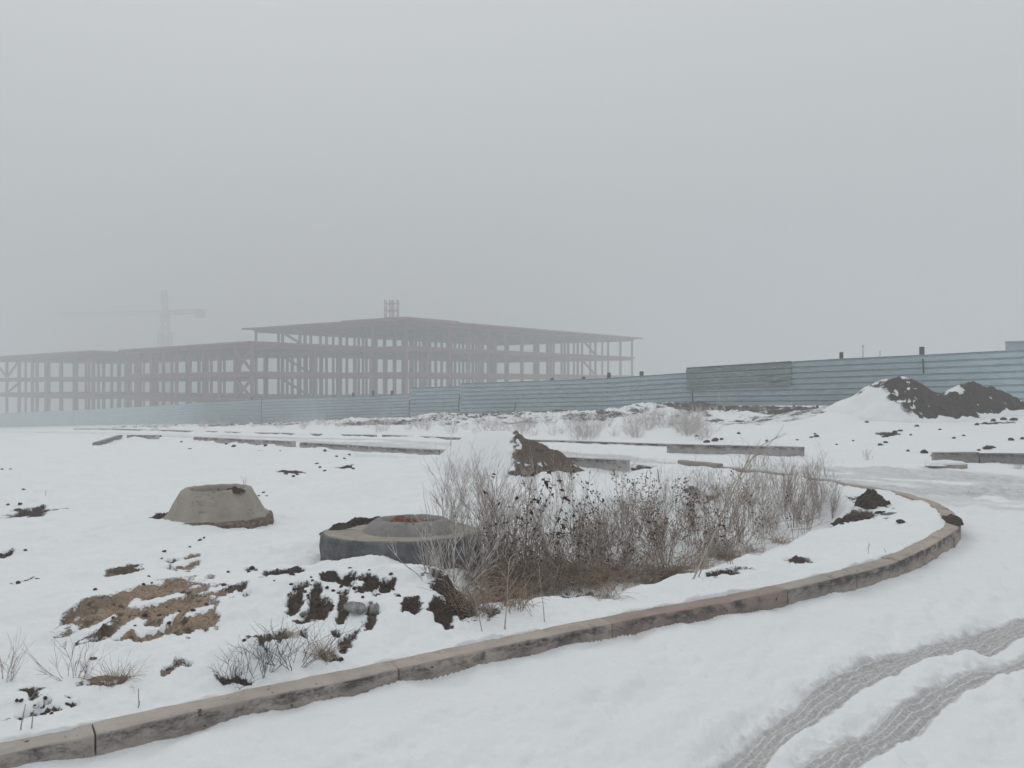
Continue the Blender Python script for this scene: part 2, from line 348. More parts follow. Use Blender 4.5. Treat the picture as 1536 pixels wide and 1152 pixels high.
def snow_material():
    m, nt, b = newmat('snow_and_earth')
    geo = N(nt, 'ShaderNodeNewGeometry'); pos = geo.outputs['Position']
    n1 = noise(nt, 9, 5, .6, pos); n2 = noise(nt, 60, 4, .65, pos); n3 = noise(nt, 1.1, 3, .5, pos); n4 = noise(nt, 260, 2, .6, pos)
    snow = mixc(nt, n3, (.775, .795, .81), (.835, .85, .86))
    # bare earth
    dark = mixc(nt, ramp(nt, n2, [(.3, 0.), (.7, 1.)]), (.024, .017, .014), (.10, .072, .058))
    tan = mixc(nt, ramp(nt, n1, [(.36, 0.), (.48, 1.)]), (.12, .085, .062), (.42, .315, .23))
    tan = mixc(nt, ramp(nt, n2, [(.30, 0.), (.5, 1.)]), (.15, .11, .08), tan)
    earth = mixc(nt, attr(nt, 'tan'), dark, tan)
    speck = ramp(nt, n4, [(.66, 0.), (.74, 1.)])
    earth = mixc(nt, mth(nt, 'MULTIPLY', speck, .5), earth, (.35, .33, .31))
    d = mth(nt, 'ADD', attr(nt, 'dirt'), mth(nt, 'MULTIPLY', mth(nt, 'SUBTRACT', n2, .5), .8))
    d = mth(nt, 'ADD', d, mth(nt, 'MULTIPLY', mth(nt, 'SUBTRACT', n1, .5), .35))
    dm = ramp(nt, mth(nt, 'ADD', d, .5), [(.47, 0.), (.60, 1.)])
    # slush
    S = attr(nt, 'slush')
    sn = mth(nt, 'ADD', S, mth(nt, 'MULTIPLY', mth(nt, 'SUBTRACT', n2, .5), .55))
    sn = mth(nt, 'ADD', sn, mth(nt, 'MULTIPLY', mth(nt, 'SUBTRACT', n4, .5), .35))
    sm_ = ramp(nt, sn, [(.22, 0.), (.95, .90)])
    slushc = mixc(nt, ramp(nt, n2, [(.35, 0.), (.65, 1.)]), (.27, .255, .245), (.50, .495, .485))
    # tread grooves keep packed snow
    uv = N(nt, 'ShaderNodeUVMap', uv_map='track'); sp = N(nt, 'ShaderNodeSeparateXYZ'); nt.links.new(uv.outputs[0], sp.inputs[0])
    u, v = sp.outputs[0], sp.outputs[1]
    w1 = mth(nt, 'SINE', mth(nt, 'ADD', mth(nt, 'MULTIPLY', u, 150), mth(nt, 'MULTIPLY', n1, 2.0)))
    w2 = mth(nt, 'SINE', mth(nt, 'ADD', mth(nt, 'MULTIPLY', v, 230), mth(nt, 'ADD', mth(nt, 'MULTIPLY', mth(nt, 'ABSOLUTE', u), 110), mth(nt, 'MULTIPLY', n1, 12))))
    tr = mth(nt, 'MAXIMUM', ramp(nt, w1, [(.45, 0.), (.95, 1.)]), mth(nt, 'MULTIPLY', ramp(nt, w2, [(.6, 0.), (.95, 1.)]), .35))
    tr = mth(nt, 'MULTIPLY', tr, ramp(nt, S, [(.5, 0.), (.85, 1.)]))
    tr = mth(nt, 'MULTIPLY', tr, mth(nt, 'MULTIPLY', ramp(nt, n1, [(.32, .15), (.56, .95)]), ramp(nt, n2, [(.34, .3), (.54, 1.)])))
    slushc = mixc(nt, tr, slushc, (.66, .68, .69))
    c = mixc(nt, sm_, snow, slushc)
    c = mixc(nt, dm, c, earth)
    nt.links.new(c, b.inputs['Base Color'])
    rgh = mth(nt, 'SUBTRACT', .75, mth(nt, 'MULTIPLY', sm_, .35)); rgh = mth(nt, 'MAXIMUM', rgh, mth(nt, 'MULTIPLY', dm, .95))
    nt.links.new(rgh, b.inputs['Roughness']); b.inputs['Specular IOR Level'].default_value = .25
    hh = mth(nt, 'ADD', mth(nt, 'MULTIPLY', n2, .5), mth(nt, 'MULTIPLY', n4, .25))
    hh = mth(nt, 'ADD', hh, mth(nt, 'MULTIPLY', n1, .8))
    hh = mth(nt, 'MULTIPLY', hh, mth(nt, 'ADD', mth(nt, 'MULTIPLY', dm, 1.6), .45))
    bump(nt, b, hh, .8, .018)
    return m
SNOW = snow_material()

def concrete(name, c1, c2, stain_shade=(.06, .052, .045), amt=.5, scale=5, fine=70):
    m, nt, b = newmat(name)
    tc = N(nt, 'ShaderNodeTexCoord'); pos = N(nt, 'ShaderNodeNewGeometry').outputs['Position']
    oi = N(nt, 'ShaderNodeObjectInfo')
    n1 = noise(nt, scale, 5, .65, pos); n2 = noise(nt, fine, 4, .7, pos); n3 = noise(nt, 1.7, 4, .6, pos, 1.5)
    mp = N(nt, 'ShaderNodeMapping'); mp.inputs['Scale'].default_value = (1, 1, 2.2); nt.links.new(pos, mp.inputs[0])
    n4 = noise(nt, 9, 6, .75, mp.outputs[0], .4)
    c = mixc(nt, ramp(nt, n1, [(.3, 0.), (.7, 1.)]), c1, c2)
    c = mixc(nt, oi.outputs['Random'], c, mixc(nt, .35, c, c2))
    c = mixc(nt, .85, c, oi.outputs['Color'], 'MULTIPLY')
    st = mth(nt, 'MULTIPLY', ramp(nt, n4, [(.52, 0.), (.66, 1.)]), ramp(nt, n3, [(.48, 0.), (.66, 1.)]))
    c = mixc(nt, mth(nt, 'MULTIPLY', st, amt), c, stain_shade)
    fa = attr(nt, 'face'); c = mixc(nt, mth(nt, 'MULTIPLY', ramp(nt, fa, [(.1, 0.), (.6, 1.)]), .38), c, mixc(nt, .45, c, stain_shade))  # upright face evenly darker than the top: shade put into the colour, stain tinted
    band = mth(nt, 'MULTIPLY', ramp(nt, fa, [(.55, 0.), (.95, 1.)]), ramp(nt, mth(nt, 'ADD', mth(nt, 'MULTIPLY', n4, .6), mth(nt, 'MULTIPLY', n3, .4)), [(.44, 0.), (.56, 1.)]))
    c = mixc(nt, mth(nt, 'MULTIPLY', band, .93), c, stain_shade)
    c = mixc(nt, ramp(nt, n2, [(.60, 0.), (.75, .75)]), c, mixc(nt, .5, stain_shade, c1))
    pit = ramp(nt, noise(nt, 26, 2, .5, pos), [(.70, 0.), (.74, .8)])
    c = mixc(nt, pit, c, (.03, .026, .024))
    nt.links.new(c, b.inputs['Base Color']); b.inputs['Roughness'].default_value = .93; b.inputs['Specular IOR Level'].default_value = .2
    bump(nt, b, mth(nt, 'ADD', n2, mth(nt, 'MULTIPLY', pit, -.8)), .6, .004)
    return m
CONC = concrete('kerb_concrete', (.31, .282, .262), (.46, .425, .40), (.065, .062, .062), .7)
CONCG = concrete('grey_concrete', (.26, .23, .20), (.385, .35, .31), (.085, .068, .055), .9)

def simple(name, c1, c2, scale=20, rough=.9, bs=0., bd=.01, lo=.35, hi=.65):
    m, nt, b = newmat(name); pos = N(nt, 'ShaderNodeNewGeometry').outputs['Position']
    n1 = noise(nt, scale, 4, .6, pos)
    nt.links.new(mixc(nt, ramp(nt, n1, [(lo, 0.), (hi, 1.)]), c1, c2), b.inputs['Base Color'])
    b.inputs['Roughness'].default_value = rough; b.inputs['Specular IOR Level'].default_value = .2
    if bs: bump(nt, b, n1, bs, bd)
    return m
EARTH = simple('dark_earth', (.030, .022, .018), (.105, .078, .064), 45, .97, .9, .03)
ROCK = simple('grey_rock', (.17, .165, .16), (.38, .37, .36), 25, .95, .6, .01)
STEEL = simple('rust_primed_steel', (.155, .038, .042), (.215, .060, .064), .6, .8)
STEELG = simple('crane_steel', (.10, .10, .11), (.13, .13, .14), .6, .8)
POSTM = simple('rusty_post', (.05, .045, .045), (.09, .08, .075), 12, .9)
CABIN = simple('cabin_sheet', (.34, .38, .41), (.38, .42, .45), .8, .7)
RUST = simple('rusty_cover', (.09, .035, .022), (.30, .13, .085), 30, .85, .6, .01)
FROST = simple('frosted_twig', (.26, .20, .17), (.66, .63, .61), 14, .95, lo=.36, hi=.60)
FROSTB = simple('brown_twig', (.17, .112, .082), (.50, .425, .375), 18, .95, lo=.36, hi=.64)
PALE = simple('pale_stalk', (.30, .25, .19), (.50, .46, .40), 10, .95)
BLACKT = simple('dark_twig', (.05, .045, .05), (.14, .125, .13), 14, .95)
LEAF = simple('withered_leaf', (.022, .012, .010), (.065, .034, .026), 30, .9)
STRAW = simple('dry_straw', (.20, .13, .085), (.46, .36, .27), 16, .95)
FARTW = simple('hoar_frost_twig', (.50, .44, .42), (.76, .73, .72), 3, .95)

def fence_mat(name, c1, c2, streak, amt):
    m, nt, b = newmat(name); pos = N(nt, 'ShaderNodeNewGeometry').outputs['Position']
    mp = N(nt, 'ShaderNodeMapping'); mp.inputs['Scale'].default_value = (.5, .5, 2.2); nt.links.new(pos, mp.inputs[0])
    n1 = noise(nt, .8, 5, .65, mp.outputs[0]); n2 = noise(nt, 3.5, 5, .7, mp.outputs[0], .6)
    oi = N(nt, 'ShaderNodeObjectInfo')
    c = mixc(nt, ramp(nt, n1, [(.3, 0.), (.7, 1.)]), c1, c2)
    c = mixc(nt, mth(nt, 'MULTIPLY', oi.outputs['Random'], .35), c, tuple(k * .72 for k in c1))
    c = mixc(nt, mth(nt, 'MULTIPLY', ramp(nt, n2, [(.50, 0.), (.66, 1.)]), amt), c, streak)
    nt.links.new(c, b.inputs['Base Color']); b.inputs['Roughness'].default_value = .55; b.inputs['Metallic'].default_value = .0
    b.inputs['Specular IOR Level'].default_value = .4
    return m
FENCE = fence_mat('blue_sheet_metal', (.43, .54, .58), (.51, .625, .67), (.23, .285, .31), .5)
FENCE2 = fence_mat('weathered_sheet_metal', (.20, .255, .26), (.25, .31, .315), (.50, .52, .50), .75)

# ---------------------------------------------------------------- mesh helpers
def mesh_np(name, V, quads=None, tris=None, smooth=False):
    me = bpy.data.meshes.new(name); V = np.asarray(V, np.float32)
    q = np.zeros((0, 4), np.int32) if quads is None or len(quads) == 0 else np.asarray(quads, np.int32)
    t = np.zeros((0, 3), np.int32) if tris is None or len(tris) == 0 else np.asarray(tris, np.int32)
    me.vertices.add(len(V)); me.vertices.foreach_set('co', V.ravel())
    loops = np.concatenate([q.ravel(), t.ravel()]); me.loops.add(len(loops)); me.loops.foreach_set('vertex_index', loops)
    st = np.concatenate([np.arange(len(q)) * 4, len(q) * 4 + np.arange(len(t)) * 3]).astype(np.int32)
    me.polygons.add(len(st)); me.polygons.foreach_set('loop_start', st)
    me.polygons.foreach_set('use_smooth', np.full(len(st), smooth))
    me.update(calc_edges=True); return me
def link(name, me, mat=None, parent=None, loc=None):
    o = bpy.data.objects.new(name, me); COL.objects.link(o)
    if mat is not None: me.materials.append(mat) if len(me.materials) == 0 else None
    if parent is not None: o.parent = parent
    if loc is not None: o.location = loc
    return o
def tag(o, label=None, cat=None, group=None, kind=None):
    if label: o['label'] = label
    if cat: o['category'] = cat
    if group: o['group'] = group
    if kind: o['kind'] = kind
    return o
def thing(name, label, cat, loc=(0, 0, 0), rotz=0, group=None):
    o = bpy.data.objects.new(name, None); COL.objects.link(o); o.location = loc; o.rotation_euler = (0, 0, rotz)
    o.empty_display_size = .2
    return tag(o, label, cat, group)
class MB:
    def __init__(s): s.v = []; s.q = []; s.t = []
    def prism(s, poly, z0, z1):              # poly: list of (x,y); z may be list
        n = len(poly); b = len(s.v); z0 = [z0] * n if np.isscalar(z0) else z0; z1 = [z1] * n if np.isscalar(z1) else z1
        for (x, y), a in zip(poly, z0): s.v.append((x, y, a))
        for (x, y), a in zip(poly, z1): s.v.append((x, y, a))
        for i in range(n): j = (i + 1) % n; s.q.append((b + i, b + j, b + n + j, b + n + i))
        if n == 4: s.q += [(b + 3, b + 2, b + 1, b), (b + 4, b + 5, b + 6, b + 7)]
        else:
            for i in range(1, n - 1): s.t += [(b, b + i + 1, b + i), (b + n, b + n + i, b + n + i + 1)]
    def bar(s, a, c, wdt, hgt=None):
        a = Vector(a); c = Vector(c); hgt = hgt or wdt; d = (c - a).normalized()
        up = Vector((0, 0, 1)) if abs(d.z) < .95 else Vector((0, 1, 0)); x = d.cross(up).normalized(); y = x.cross(d).normalized()
        b = len(s.v)
        for p in (a, c):
            for i, j in ((-1, -1), (1, -1), (1, 1), (-1, 1)): s.v.append(tuple(p + x * i * wdt / 2 + y * j * hgt / 2))
        s.q += [(b, b + 1, b + 5, b + 4), (b + 1, b + 2, b + 6, b + 5), (b + 2, b + 3, b + 7, b + 6), (b + 3, b, b + 4, b + 7), (b + 3, b + 2, b + 1, b), (b + 4, b + 5, b + 6, b + 7)]
    def lathe(s, prof, n=48, cx=0, cy=0, jit=None):
        b = len(s.v); k = len(prof)
        for i in range(n):
            a = 2 * math.pi * i / n
            for j, (r, z) in enumerate(prof):
                rr = r; zz = z
                if jit: dr, dz = jit(a, j, r, z); rr += dr; zz += dz
                s.v.append((cx + rr * math.cos(a), cy + rr * math.sin(a), zz))
        for i in range(n):
            i2 = (i + 1) % n
            for j in range(k - 1): s.q.append((b + i * k + j, b + i2 * k + j, b + i2 * k + j + 1, b + i * k + j + 1))
    def mesh(s, name, smooth=False): return mesh_np(name, s.v, s.q, s.t, smooth)

# ---------------------------------------------------------------- ground and road
def build_ground():
    fine = np.arange(-42, 42.001, .105); lc = np.arange(-180, -42, 3.0); rc = np.arange(42.5, 180, 3.0)
    ang = np.radians(np.concatenate([lc, fine, rc])); na = len(ang)
    r = [0.4, .8, 1.3, 1.8, 2.2, 2.5, 2.7]; x = 2.85
    while x < 4.2: r.append(x); x += .0125
    while x < 60: r.append(x); x *= 1.0038 if x < 30 else 1.006
    while x < 420: r.append(x); x *= 1.03
    r.append(430); r = np.array(r); nr = len(r)
    A, Rr = np.meshgrid(ang, r)
    X = np.sin(A) * Rr; Y = np.cos(A) * Rr
    g, D, T, S, U, Vv, ins = full(X.ravel(), Y.ravel())
    V = np.stack([X.ravel(), Y.ravel(), g], 1)
    V = np.vstack([V, [[0, 0, 0.0]]]); D, T, S, U, Vv = (np.append(k, 0) for k in (D, T, S, U, Vv)); D[-1] = -1
    i = np.arange(nr - 1)[:, None] * na; j = np.arange(na)[None, :]; j2 = (j + 1) % na
    Q = np.stack([i + j, i + j2, i + na + j2, i + na + j], -1).reshape(-1, 4)[:, ::-1]
    Tc = np.stack([np.full(na, nr * na), (np.arange(na) + 1) % na, np.arange(na)], 1)[:, ::-1]
    # split: road faces / ground faces
    cx = V[Q][:, :, 0].mean(1); cy = V[Q][:, :, 1].mean(1)
    insq = inpoly(cx, cy, ISL); s, v = sv(cx, cy)
    roadq = (~insq) & (v < 15.2 + 1.6 * sm(12, 8, s) + 4 * sm(8.5, 5, s) * (cx > 0))
    for nm, q, t in (('road', Q[roadq], Tc), ('ground', Q[~roadq], Tc[:0])):
        used = np.unique(np.concatenate([q.ravel(), t.ravel()])); remap = np.full(len(V), -1); remap[used] = np.arange(len(used))
        me = mesh_np(nm, V[used], remap[q], remap[t] if len(t) else None, True)
        for an, arr in (('dirt', D), ('tan', T), ('slush', S)):
            a = me.attributes.new(an, 'FLOAT', 'POINT'); a.data.foreach_set('value', arr[used].astype(np.float32))
        uvl = me.uv_layers.new(name='track'); li = np.concatenate([remap[q].ravel(), remap[t].ravel()]) if len(t) else remap[q].ravel()
        uvl.data.foreach_set('uv', np.stack([U[used][li], Vv[used][li]], 1).astype(np.float32).ravel())
        o = link(nm, me, SNOW); tag(o, {'road': 'snow covered road with slushy wheel tracks', 'ground': 'snow covered waste ground with bare earth patches'}[nm], None, None, 'structure')
build_ground()
def gz(x, y): return float(full(np.array([float(x)]), np.array([float(y)]))[0][0])
def gza(x, y): return full(np.asarray(x, float), np.asarray(y, float))[0]

# ---------------------------------------------------------------- kerb stones
def sweep_kerb(name, path, zts, width, depth, seed, side=1, cap=True, bev=.012):
    """path: outer edge points; the stone lies to its left (side=1)"""
    path = np.asarray(path, float)
    acc = np.concatenate([[0], np.cumsum(np.hypot(*np.diff(path, axis=0).T))]); n = max(3, int(acc[-1] / .07) + 1)
    t = np.linspace(0.004, acc[-1] - .004, n)
    px = np.interp(t, acc, path[:, 0]); py = np.interp(t, acc, path[:, 1]); zz = np.interp(t, acc, zts)
    dx = np.gradient(px); dy = np.gradient(py); L = np.hypot(dx, dy); dx /= L; dy /= L; nx, ny = -dy * side, dx * side
    prof = [(0, -depth), (0, -depth * .5), (0, -.07), (.001, -.035), (.001, -bev), (bev * .35, -bev * .3), (bev, 0), (width * .33, 0), (width * .66, 0), (width - bev, 0), (width, -bev), (width, -.05), (width, -depth)]
    k = len(prof); V = []
    for i in range(n):
        for j, (o, h) in enumerate(prof):
            u = t[i]; a = fbm(u + seed * 3.1, j * .05, .25, 3, seed + 5); b = fbm(u + seed * 1.7, j * .07, .09, 2, seed + 9)
            chip = -.012 * max(0, float(fbm(u + seed, 0, .18, 2, seed + 77)) - .35) if j in (4, 5, 6) else 0
            oo = o + .003 * float(a) + .0012 * float(b) - chip * 1.0; hh = h + .0025 * float(b) + chip
            V.append((px[i] + nx[i] * oo, py[i] + ny[i] * oo, zz[i] + hh))
    Q = []
    for i in range(n - 1):
        for j in range(k - 1):
            a = i * k + j; Q.append((a, a + 1, a + k + 1, a + k) if side == 1 else (a, a + k, a + k + 1, a + 1))
    T = []
    for e in (0, n - 1):
        b = e * k
        for j in range(1, k - 1): T.append((b, b + j + 1, b + j) if (e == 0) == (side == 1) else (b, b + j, b + j + 1))
    me = mesh_np(name, V, Q, T, False)
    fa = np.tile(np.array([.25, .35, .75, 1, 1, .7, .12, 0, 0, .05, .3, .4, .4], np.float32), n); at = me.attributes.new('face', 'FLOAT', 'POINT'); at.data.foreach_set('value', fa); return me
KLAB = {3: None}
JO = [0, 3, 6, 8, 11, 12, 13, 15, 18, 20, 22, 23, 24, 25]
NLAB = ['tan kerb stone cut by the lower left corner of the photo', 'long tan kerb stone second from the left along the front road', 'long kerb stone with black streaked face in front of the thicket hollow',
        'reddish brown stained kerb stone below the snow ledge of the thicket', 'plain grey tan kerb stone with a dark curved scratch on its face', 'short kerb stone with dark spots where the row starts to bend',
        'pale clean kerb stone on the outer side of the bend', 'kerb stone at the tip of the bend partly under crumbled dirt', 'speckled kerb stone just past the tip of the bend', 'broad kerb stone beside the slushy wheel ruts',
        'kerb stone behind the earth lump at the thicket edge', 'low kerb stone half sunk in snow behind the thicket', 'low snow dusted kerb stone next to the raised one', 'raised kerb stone ending the curved row behind the thicket']
KCOL = [(1, .97, .93), (1.05, 1, .95), (1.08, 1, .93), (.78, .66, .61), (.92, .91, .88), (.95, .9, .86), (1.05, .97, .9), (1.0, .92, .86), (1.0, .9, .84), (.95, .88, .84), (.85, .82, .8), (.8, .78, .76), (.8, .78, .76), (.8, .78, .76)]
for i, k0 in enumerate(JO):
    k1 = JO[i + 1] if i + 1 < len(JO) else 26
    seg = KS[k0 * 10:k1 * 10 + 1]
    z = ztop(seg[:, 0]) + random.uniform(-.006, .006); seg = seg + np.array([-.55, .83]) * random.uniform(-.006, .006)
    if k0 == 25: z = z + .045
    if k0 in (22, 23, 24): z = z - .005
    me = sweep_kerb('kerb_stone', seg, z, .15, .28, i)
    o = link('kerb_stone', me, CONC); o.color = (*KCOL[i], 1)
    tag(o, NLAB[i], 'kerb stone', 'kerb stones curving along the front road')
# crumbled dirt lying on the bend
def lump_mesh(name, rx, ry, h, seed, res=34, rough=.25, flat=.0):
    V = []; Q = []
    for i in range(res + 1):
        for j in range(res + 1):
            a = (i / res * 2 - 1) * 1.15; b = (j / res * 2 - 1) * 1.15; V.append((a, b))
    V = np.array(V); x, y = V[:, 0], V[:, 1]
    rr = np.hypot(x + .18 * fbm(x, y, .6, 3, seed), y + .18 * fbm(x, y, .6, 3, seed + 3))
    z = np.clip(1 - rr ** 2, -.5, 1); z = np.where(z > 0, z ** .6, z) * (1 + rough * fbm(x, y, .5, 4, seed + 5)) + rough * .3 * fbm(x, y, .18, 3, seed + 8)
    z = np.clip(z, -.35, 1.6)
    VV = np.stack([x * rx, y * ry, z * h], 1); n = res + 1
    for i in range(res):
        for j in range(res):
            a = i * n + j
            if max(rr[a], rr[a + 1], rr[a + n], rr[a + n + 1]) < 1.32: Q.append((a, a + n, a + n + 1, a + 1))
    return mesh_np(name, VV, Q, None, False)
c = KS[165]
dd = (KS[172] - KS[158]); ang = math.atan2(dd[1], dd[0])
o = link('dirt_heap', lump_mesh('dirt_heap', .30, .085, .03, 5, 44, .7), EARTH, loc=(c[0] - .075 * math.sin(ang), c[1] + .075 * math.cos(ang), float(ztop(c[0])) + .004)); o.rotation_euler = (0, 0, ang)
tag(o, 'dark crumbled dirt lying on the kerb at the tip of its bend', 'dirt')

ORD = ['leftmost', 'second', 'third', 'fourth', 'fifth', 'sixth', 'seventh', 'eighth', 'ninth', 'tenth', 'eleventh', 'twelfth']
def row(px0, py0, px1, py1, dz, label, group, width=.15, hgt=.26, length=3.0, side=1, fn=base1, col=(1.12, 1.12, 1.15), gapz=0):
    a = march(px0, py0, fn, dz); b = march(px1, py1, fn, dz)
    L = math.hypot(b[0] - a[0], b[1] - a[1]); n = max(1, round(L / length))
    for k in range(n):
        t0, t1 = k / n, (k + 1) / n; A = a + (b - a) * t0; B = a + (b - a) * t1
        zs = [fn(A[0], A[1]) + dz + random.uniform(-.012, .012), fn(B[0], B[1]) + dz + random.uniform(-.012, .012)]
        me = sweep_kerb('kerb_stone', [A[:2], B[:2]], zs, width, hgt, 100 + k + int(px0), side)
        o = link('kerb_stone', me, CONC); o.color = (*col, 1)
        tag(o, label if n == 1 else (label + ', ' + (ORD[k] if k == 0 else 'rightmost' if k == n - 1 else ORD[k] + ' from left')), 'kerb stone', group)
g1 = 'kerb stones along the near edge of the far road'; g2 = 'kerb stones along the distant edge of the far road'
row(838, 685, 940, 690.5, .19, 'exposed grey kerb stone emerging behind the small half bare dirt heap', g1, hgt=.42, length=9, side=1)
row(449, 663.5, 660, 674.5, .12, 'grey kerb stone in the row left of the small heap', g1, length=2.0, side=1)
row(290, 655.5, 436, 662, .15, 'grey kerb stone in the row behind the concrete cone', g1, length=3.2, side=1)
row(190, 652.5, 234, 652.5, .16, 'short isolated grey kerb stone far left beside the far road', g1, length=9, side=1)
row(1000, 666.5, 1207, 671.0, .19, 'kerb stone of the tallest run past the far road', g2, length=2.4, side=1, hgt=.4)
row(700, 657, 1000, 666.5, .05, 'low kerb stone past the far road behind the heap', g2, length=3, side=1)
row(573, 652.5, 690, 656.5, .07, 'kerb stone past the far road left of the heap', g2, length=3, side=1)
row(335, 647.8, 560, 652.5, .07, 'kerb stone in the thin row past the far road', g2, length=3, side=1)
row(110, 643.0, 322, 647, .07, 'faint distant kerb stone under the hazy fence', g2, length=3.2, side=1)
g3 = 'kerb stones right of the far road'
row(1401, 678, 1469, 678.5, .21, 'grey kerb stone with worn corner standing above the snow topped slab', g3, length=9, hgt=.33, fn=base1, col=(.72, .74, .76))
row(1470.5, 679.5, 1560, 680, .20, 'darker grey kerb stone cut by the right edge of the photo', g3, length=9, hgt=.33, fn=base1, col=(.6, .62, .66))
# slab with a snow cap
a = march(1403, 699, base1, .05); b = march(1469, 702, base1, .05)
sl_t = thing('concrete_slab', 'low broken concrete slab capped with snow before the right kerb stones', 'slab', (a[0], a[1], gz(a[0], a[1])))
m = MB(); L = b[0] - a[0]; m.prism([(0, 0), (L * .5, -.10), (L * .78, -.12), (L, .02), (L, .40), (0, .38)], -.1, [.075, .07, .07, .08, .09, .09])
link('slab', m.mesh('slab'), CONCG, sl_t)
cap = link('snow_cap', lump_mesh('snow_cap', .36, .17, .075, 41, 30, .08), SNOW, sl_t, (L * .42, .12, .078)); 
for an in ('dirt', 'tan', 'slush'):
    at = cap.data.attributes.new(an, 'FLOAT', 'POINT'); at.data.foreach_set('value', np.full(len(cap.data.vertices), -1.0 if an == 'dirt' else 0.0, np.float32))
# toppled far stone
a = march(148, 665, macro, .05); b = march(184, 656, macro, .05)
me = sweep_kerb('kerb_stone', [a[:2], b[:2]], [a[2] + .03, b[2] + .10], .18, .2, 301); o = link('kerb_stone', me, CONC); o.color = (.6, .6, .6, 1)
tag(o, 'toppled kerb stone lying slantwise left of the short isolated one', 'kerb stone', g1)

# ---------------------------------------------------------------- earth heaps (own meshes, snow on part of them)
def heap(name, cx, cy, rad, hfn, mfn, label, res=150, cat='dirt heap', tanv=0.0, ra=.06):
    a = np.linspace(-rad, rad, res); X, Y = np.meshgrid(a, a); X = X.ravel() + cx; Y = Y.ravel() + cy
    h = hfn(X - cx, Y - cy); g = macro(X, Y)
    D = mfn(X - cx, Y - cy, h); D = np.clip(D - 1.3 * np.clip(fbm(X, Y, .13, 3, 261) - .42, 0, 1), -1, 1)
    bare = sm(-.1, .15, D)
    z = g + h + bare * (ra * fbm(X, Y, .30, 4, 201) + ra * .6 * fbm(X, Y, .09, 3, 205)) * sm(-.02, .15, h) + .012 * fbm(X, Y, .4, 2, 207)
    V = np.stack([X - cx, Y - cy, z - macro(np.array([cx]), np.array([cy]))[0]], 1)
    Q = []
    ok = (h > -.12).reshape(res, res)
    for i in range(res - 1):
        for j in range(res - 1):
            if ok[i, j] or ok[i + 1, j] or ok[i, j + 1] or ok[i + 1, j + 1]: k = i * res + j; Q.append((k, k + 1, k + res + 1, k + res))
    me = mesh_np(name, V, Q, None, True)
    for an, arr in (('dirt', D), ('tan', np.full(len(D), tanv)), ('slush', np.zeros(len(D)))):
        at = me.attributes.new(an, 'FLOAT', 'POINT'); at.data.foreach_set('value', arr.astype(np.float32))
    o = link(name, me, SNOW, None, (cx, cy, float(macro(np.array([cx]), np.array([cy]))[0])))
    return tag(o, label, cat)
# small heap in the middle
CH = P(768, 700, 14.9)
def h1(x, y):
    xw = x + .03 * fbm(x, y, .4, 2, 211)
    pr = np.interp(xw, [-2.2, -1.75, -1.4, -1.1, -.84, -.62, -.1, .03, .40, .77, 1.0, 1.36, 1.8], [-.35, 0, .26, .50, .70, .755, .765, .76, .645, .41, .26, .03, -.35])
    q = np.abs(y + .05) / 1.15
    return pr - np.where(pr > 0, .75 * q ** 1.25 * (.55 + .45 * pr / .74), q * .4) - .02
def m1(x, y, h):
    edge = x - .05 + .10 * fbm(x, y + h, .35, 4, 215, .6) + .05 * np.clip(-y, 0, 1)
    d = np.minimum(edge * 3, .7) - np.clip(y - .10, 0, 1) * 4 + .22 * fbm(x, y, .16, 4, 217) - 1.5 * sm(.06, -.02, h)
    return np.clip(d, -1, 1)
heap('dirt_heap', CH[0], CH[1], 1.9, h1, m1, 'small dirt heap, white left half and bare dark right half', 220, tanv=.22, ra=.05)
# twin heaps at the right
C2 = P(1355, 640, 26.5)
def pk(x, y, px_, py_, rx, ry, h):
    r = np.hypot((x - px_) / rx, (y - py_) / ry); r = r + .06 * fbm(x + px_, y, .8, 3, 221)
    return h * np.where(r < 1, 1 - np.sqrt(r * r + .012) * .96, (1 - r) * .5)
def h2(x, y): return np.maximum(pk(x, y, 0, 0, 2.5, 1.9, 1.50), -.3) - .05 + .04 * fbm(x, y, .7, 2, 5)
def m2(x, y, h):
    d = .55 + .9 * (x + .35 + .25 * (y)) + .5 * fbm(x, y, .55, 4, 231)
    d = np.minimum(d, .8) - 3 * sm(.22, .04, h + .14 * fbm(x, y, .4, 3, 233)) - 1.8 * np.clip(y - .35, 0, 1) - 1.2 * np.exp(-(((x - .15) / .5) ** 2 + ((h - 1.28) / .10) ** 2)) * (fbm(x, y, .35, 2, 8) > -.1)
    return np.clip(d, -1, 1)
heap('dirt_heap', C2[0], C2[1], 3.0, h2, m2, 'tallest dark dirt heap by the fence, its left flank white', 190)
C3 = P(1462, 640, 27.2)
def h3(x, y): return np.maximum(np.maximum(pk(x, y, -.1, 0, 1.85, 1.5, 1.36), pk(x, y, .5, 0, 1.7, 1.3, 1.10)), -.3) - .05 + .04 * fbm(x, y, .7, 2, 15)
def m3(x, y, h):
    d = .6 + .5 * (x + .75) + .45 * fbm(x, y, .5, 4, 241)
    d = np.minimum(d, .8) - 3 * sm(.24, .06, h + .14 * fbm(x, y, .4, 3, 243)) - 1.8 * np.clip(y - .3, 0, 1) - 1.6 * sm(-.45, -.75, x) * sm(.7, 1.0, h)
    return np.clip(d, -1, 1)
heap('dirt_heap', C3[0], C3[1], 2.8, h3, m3, 'second dirt heap, lower and nearest the right edge', 170)
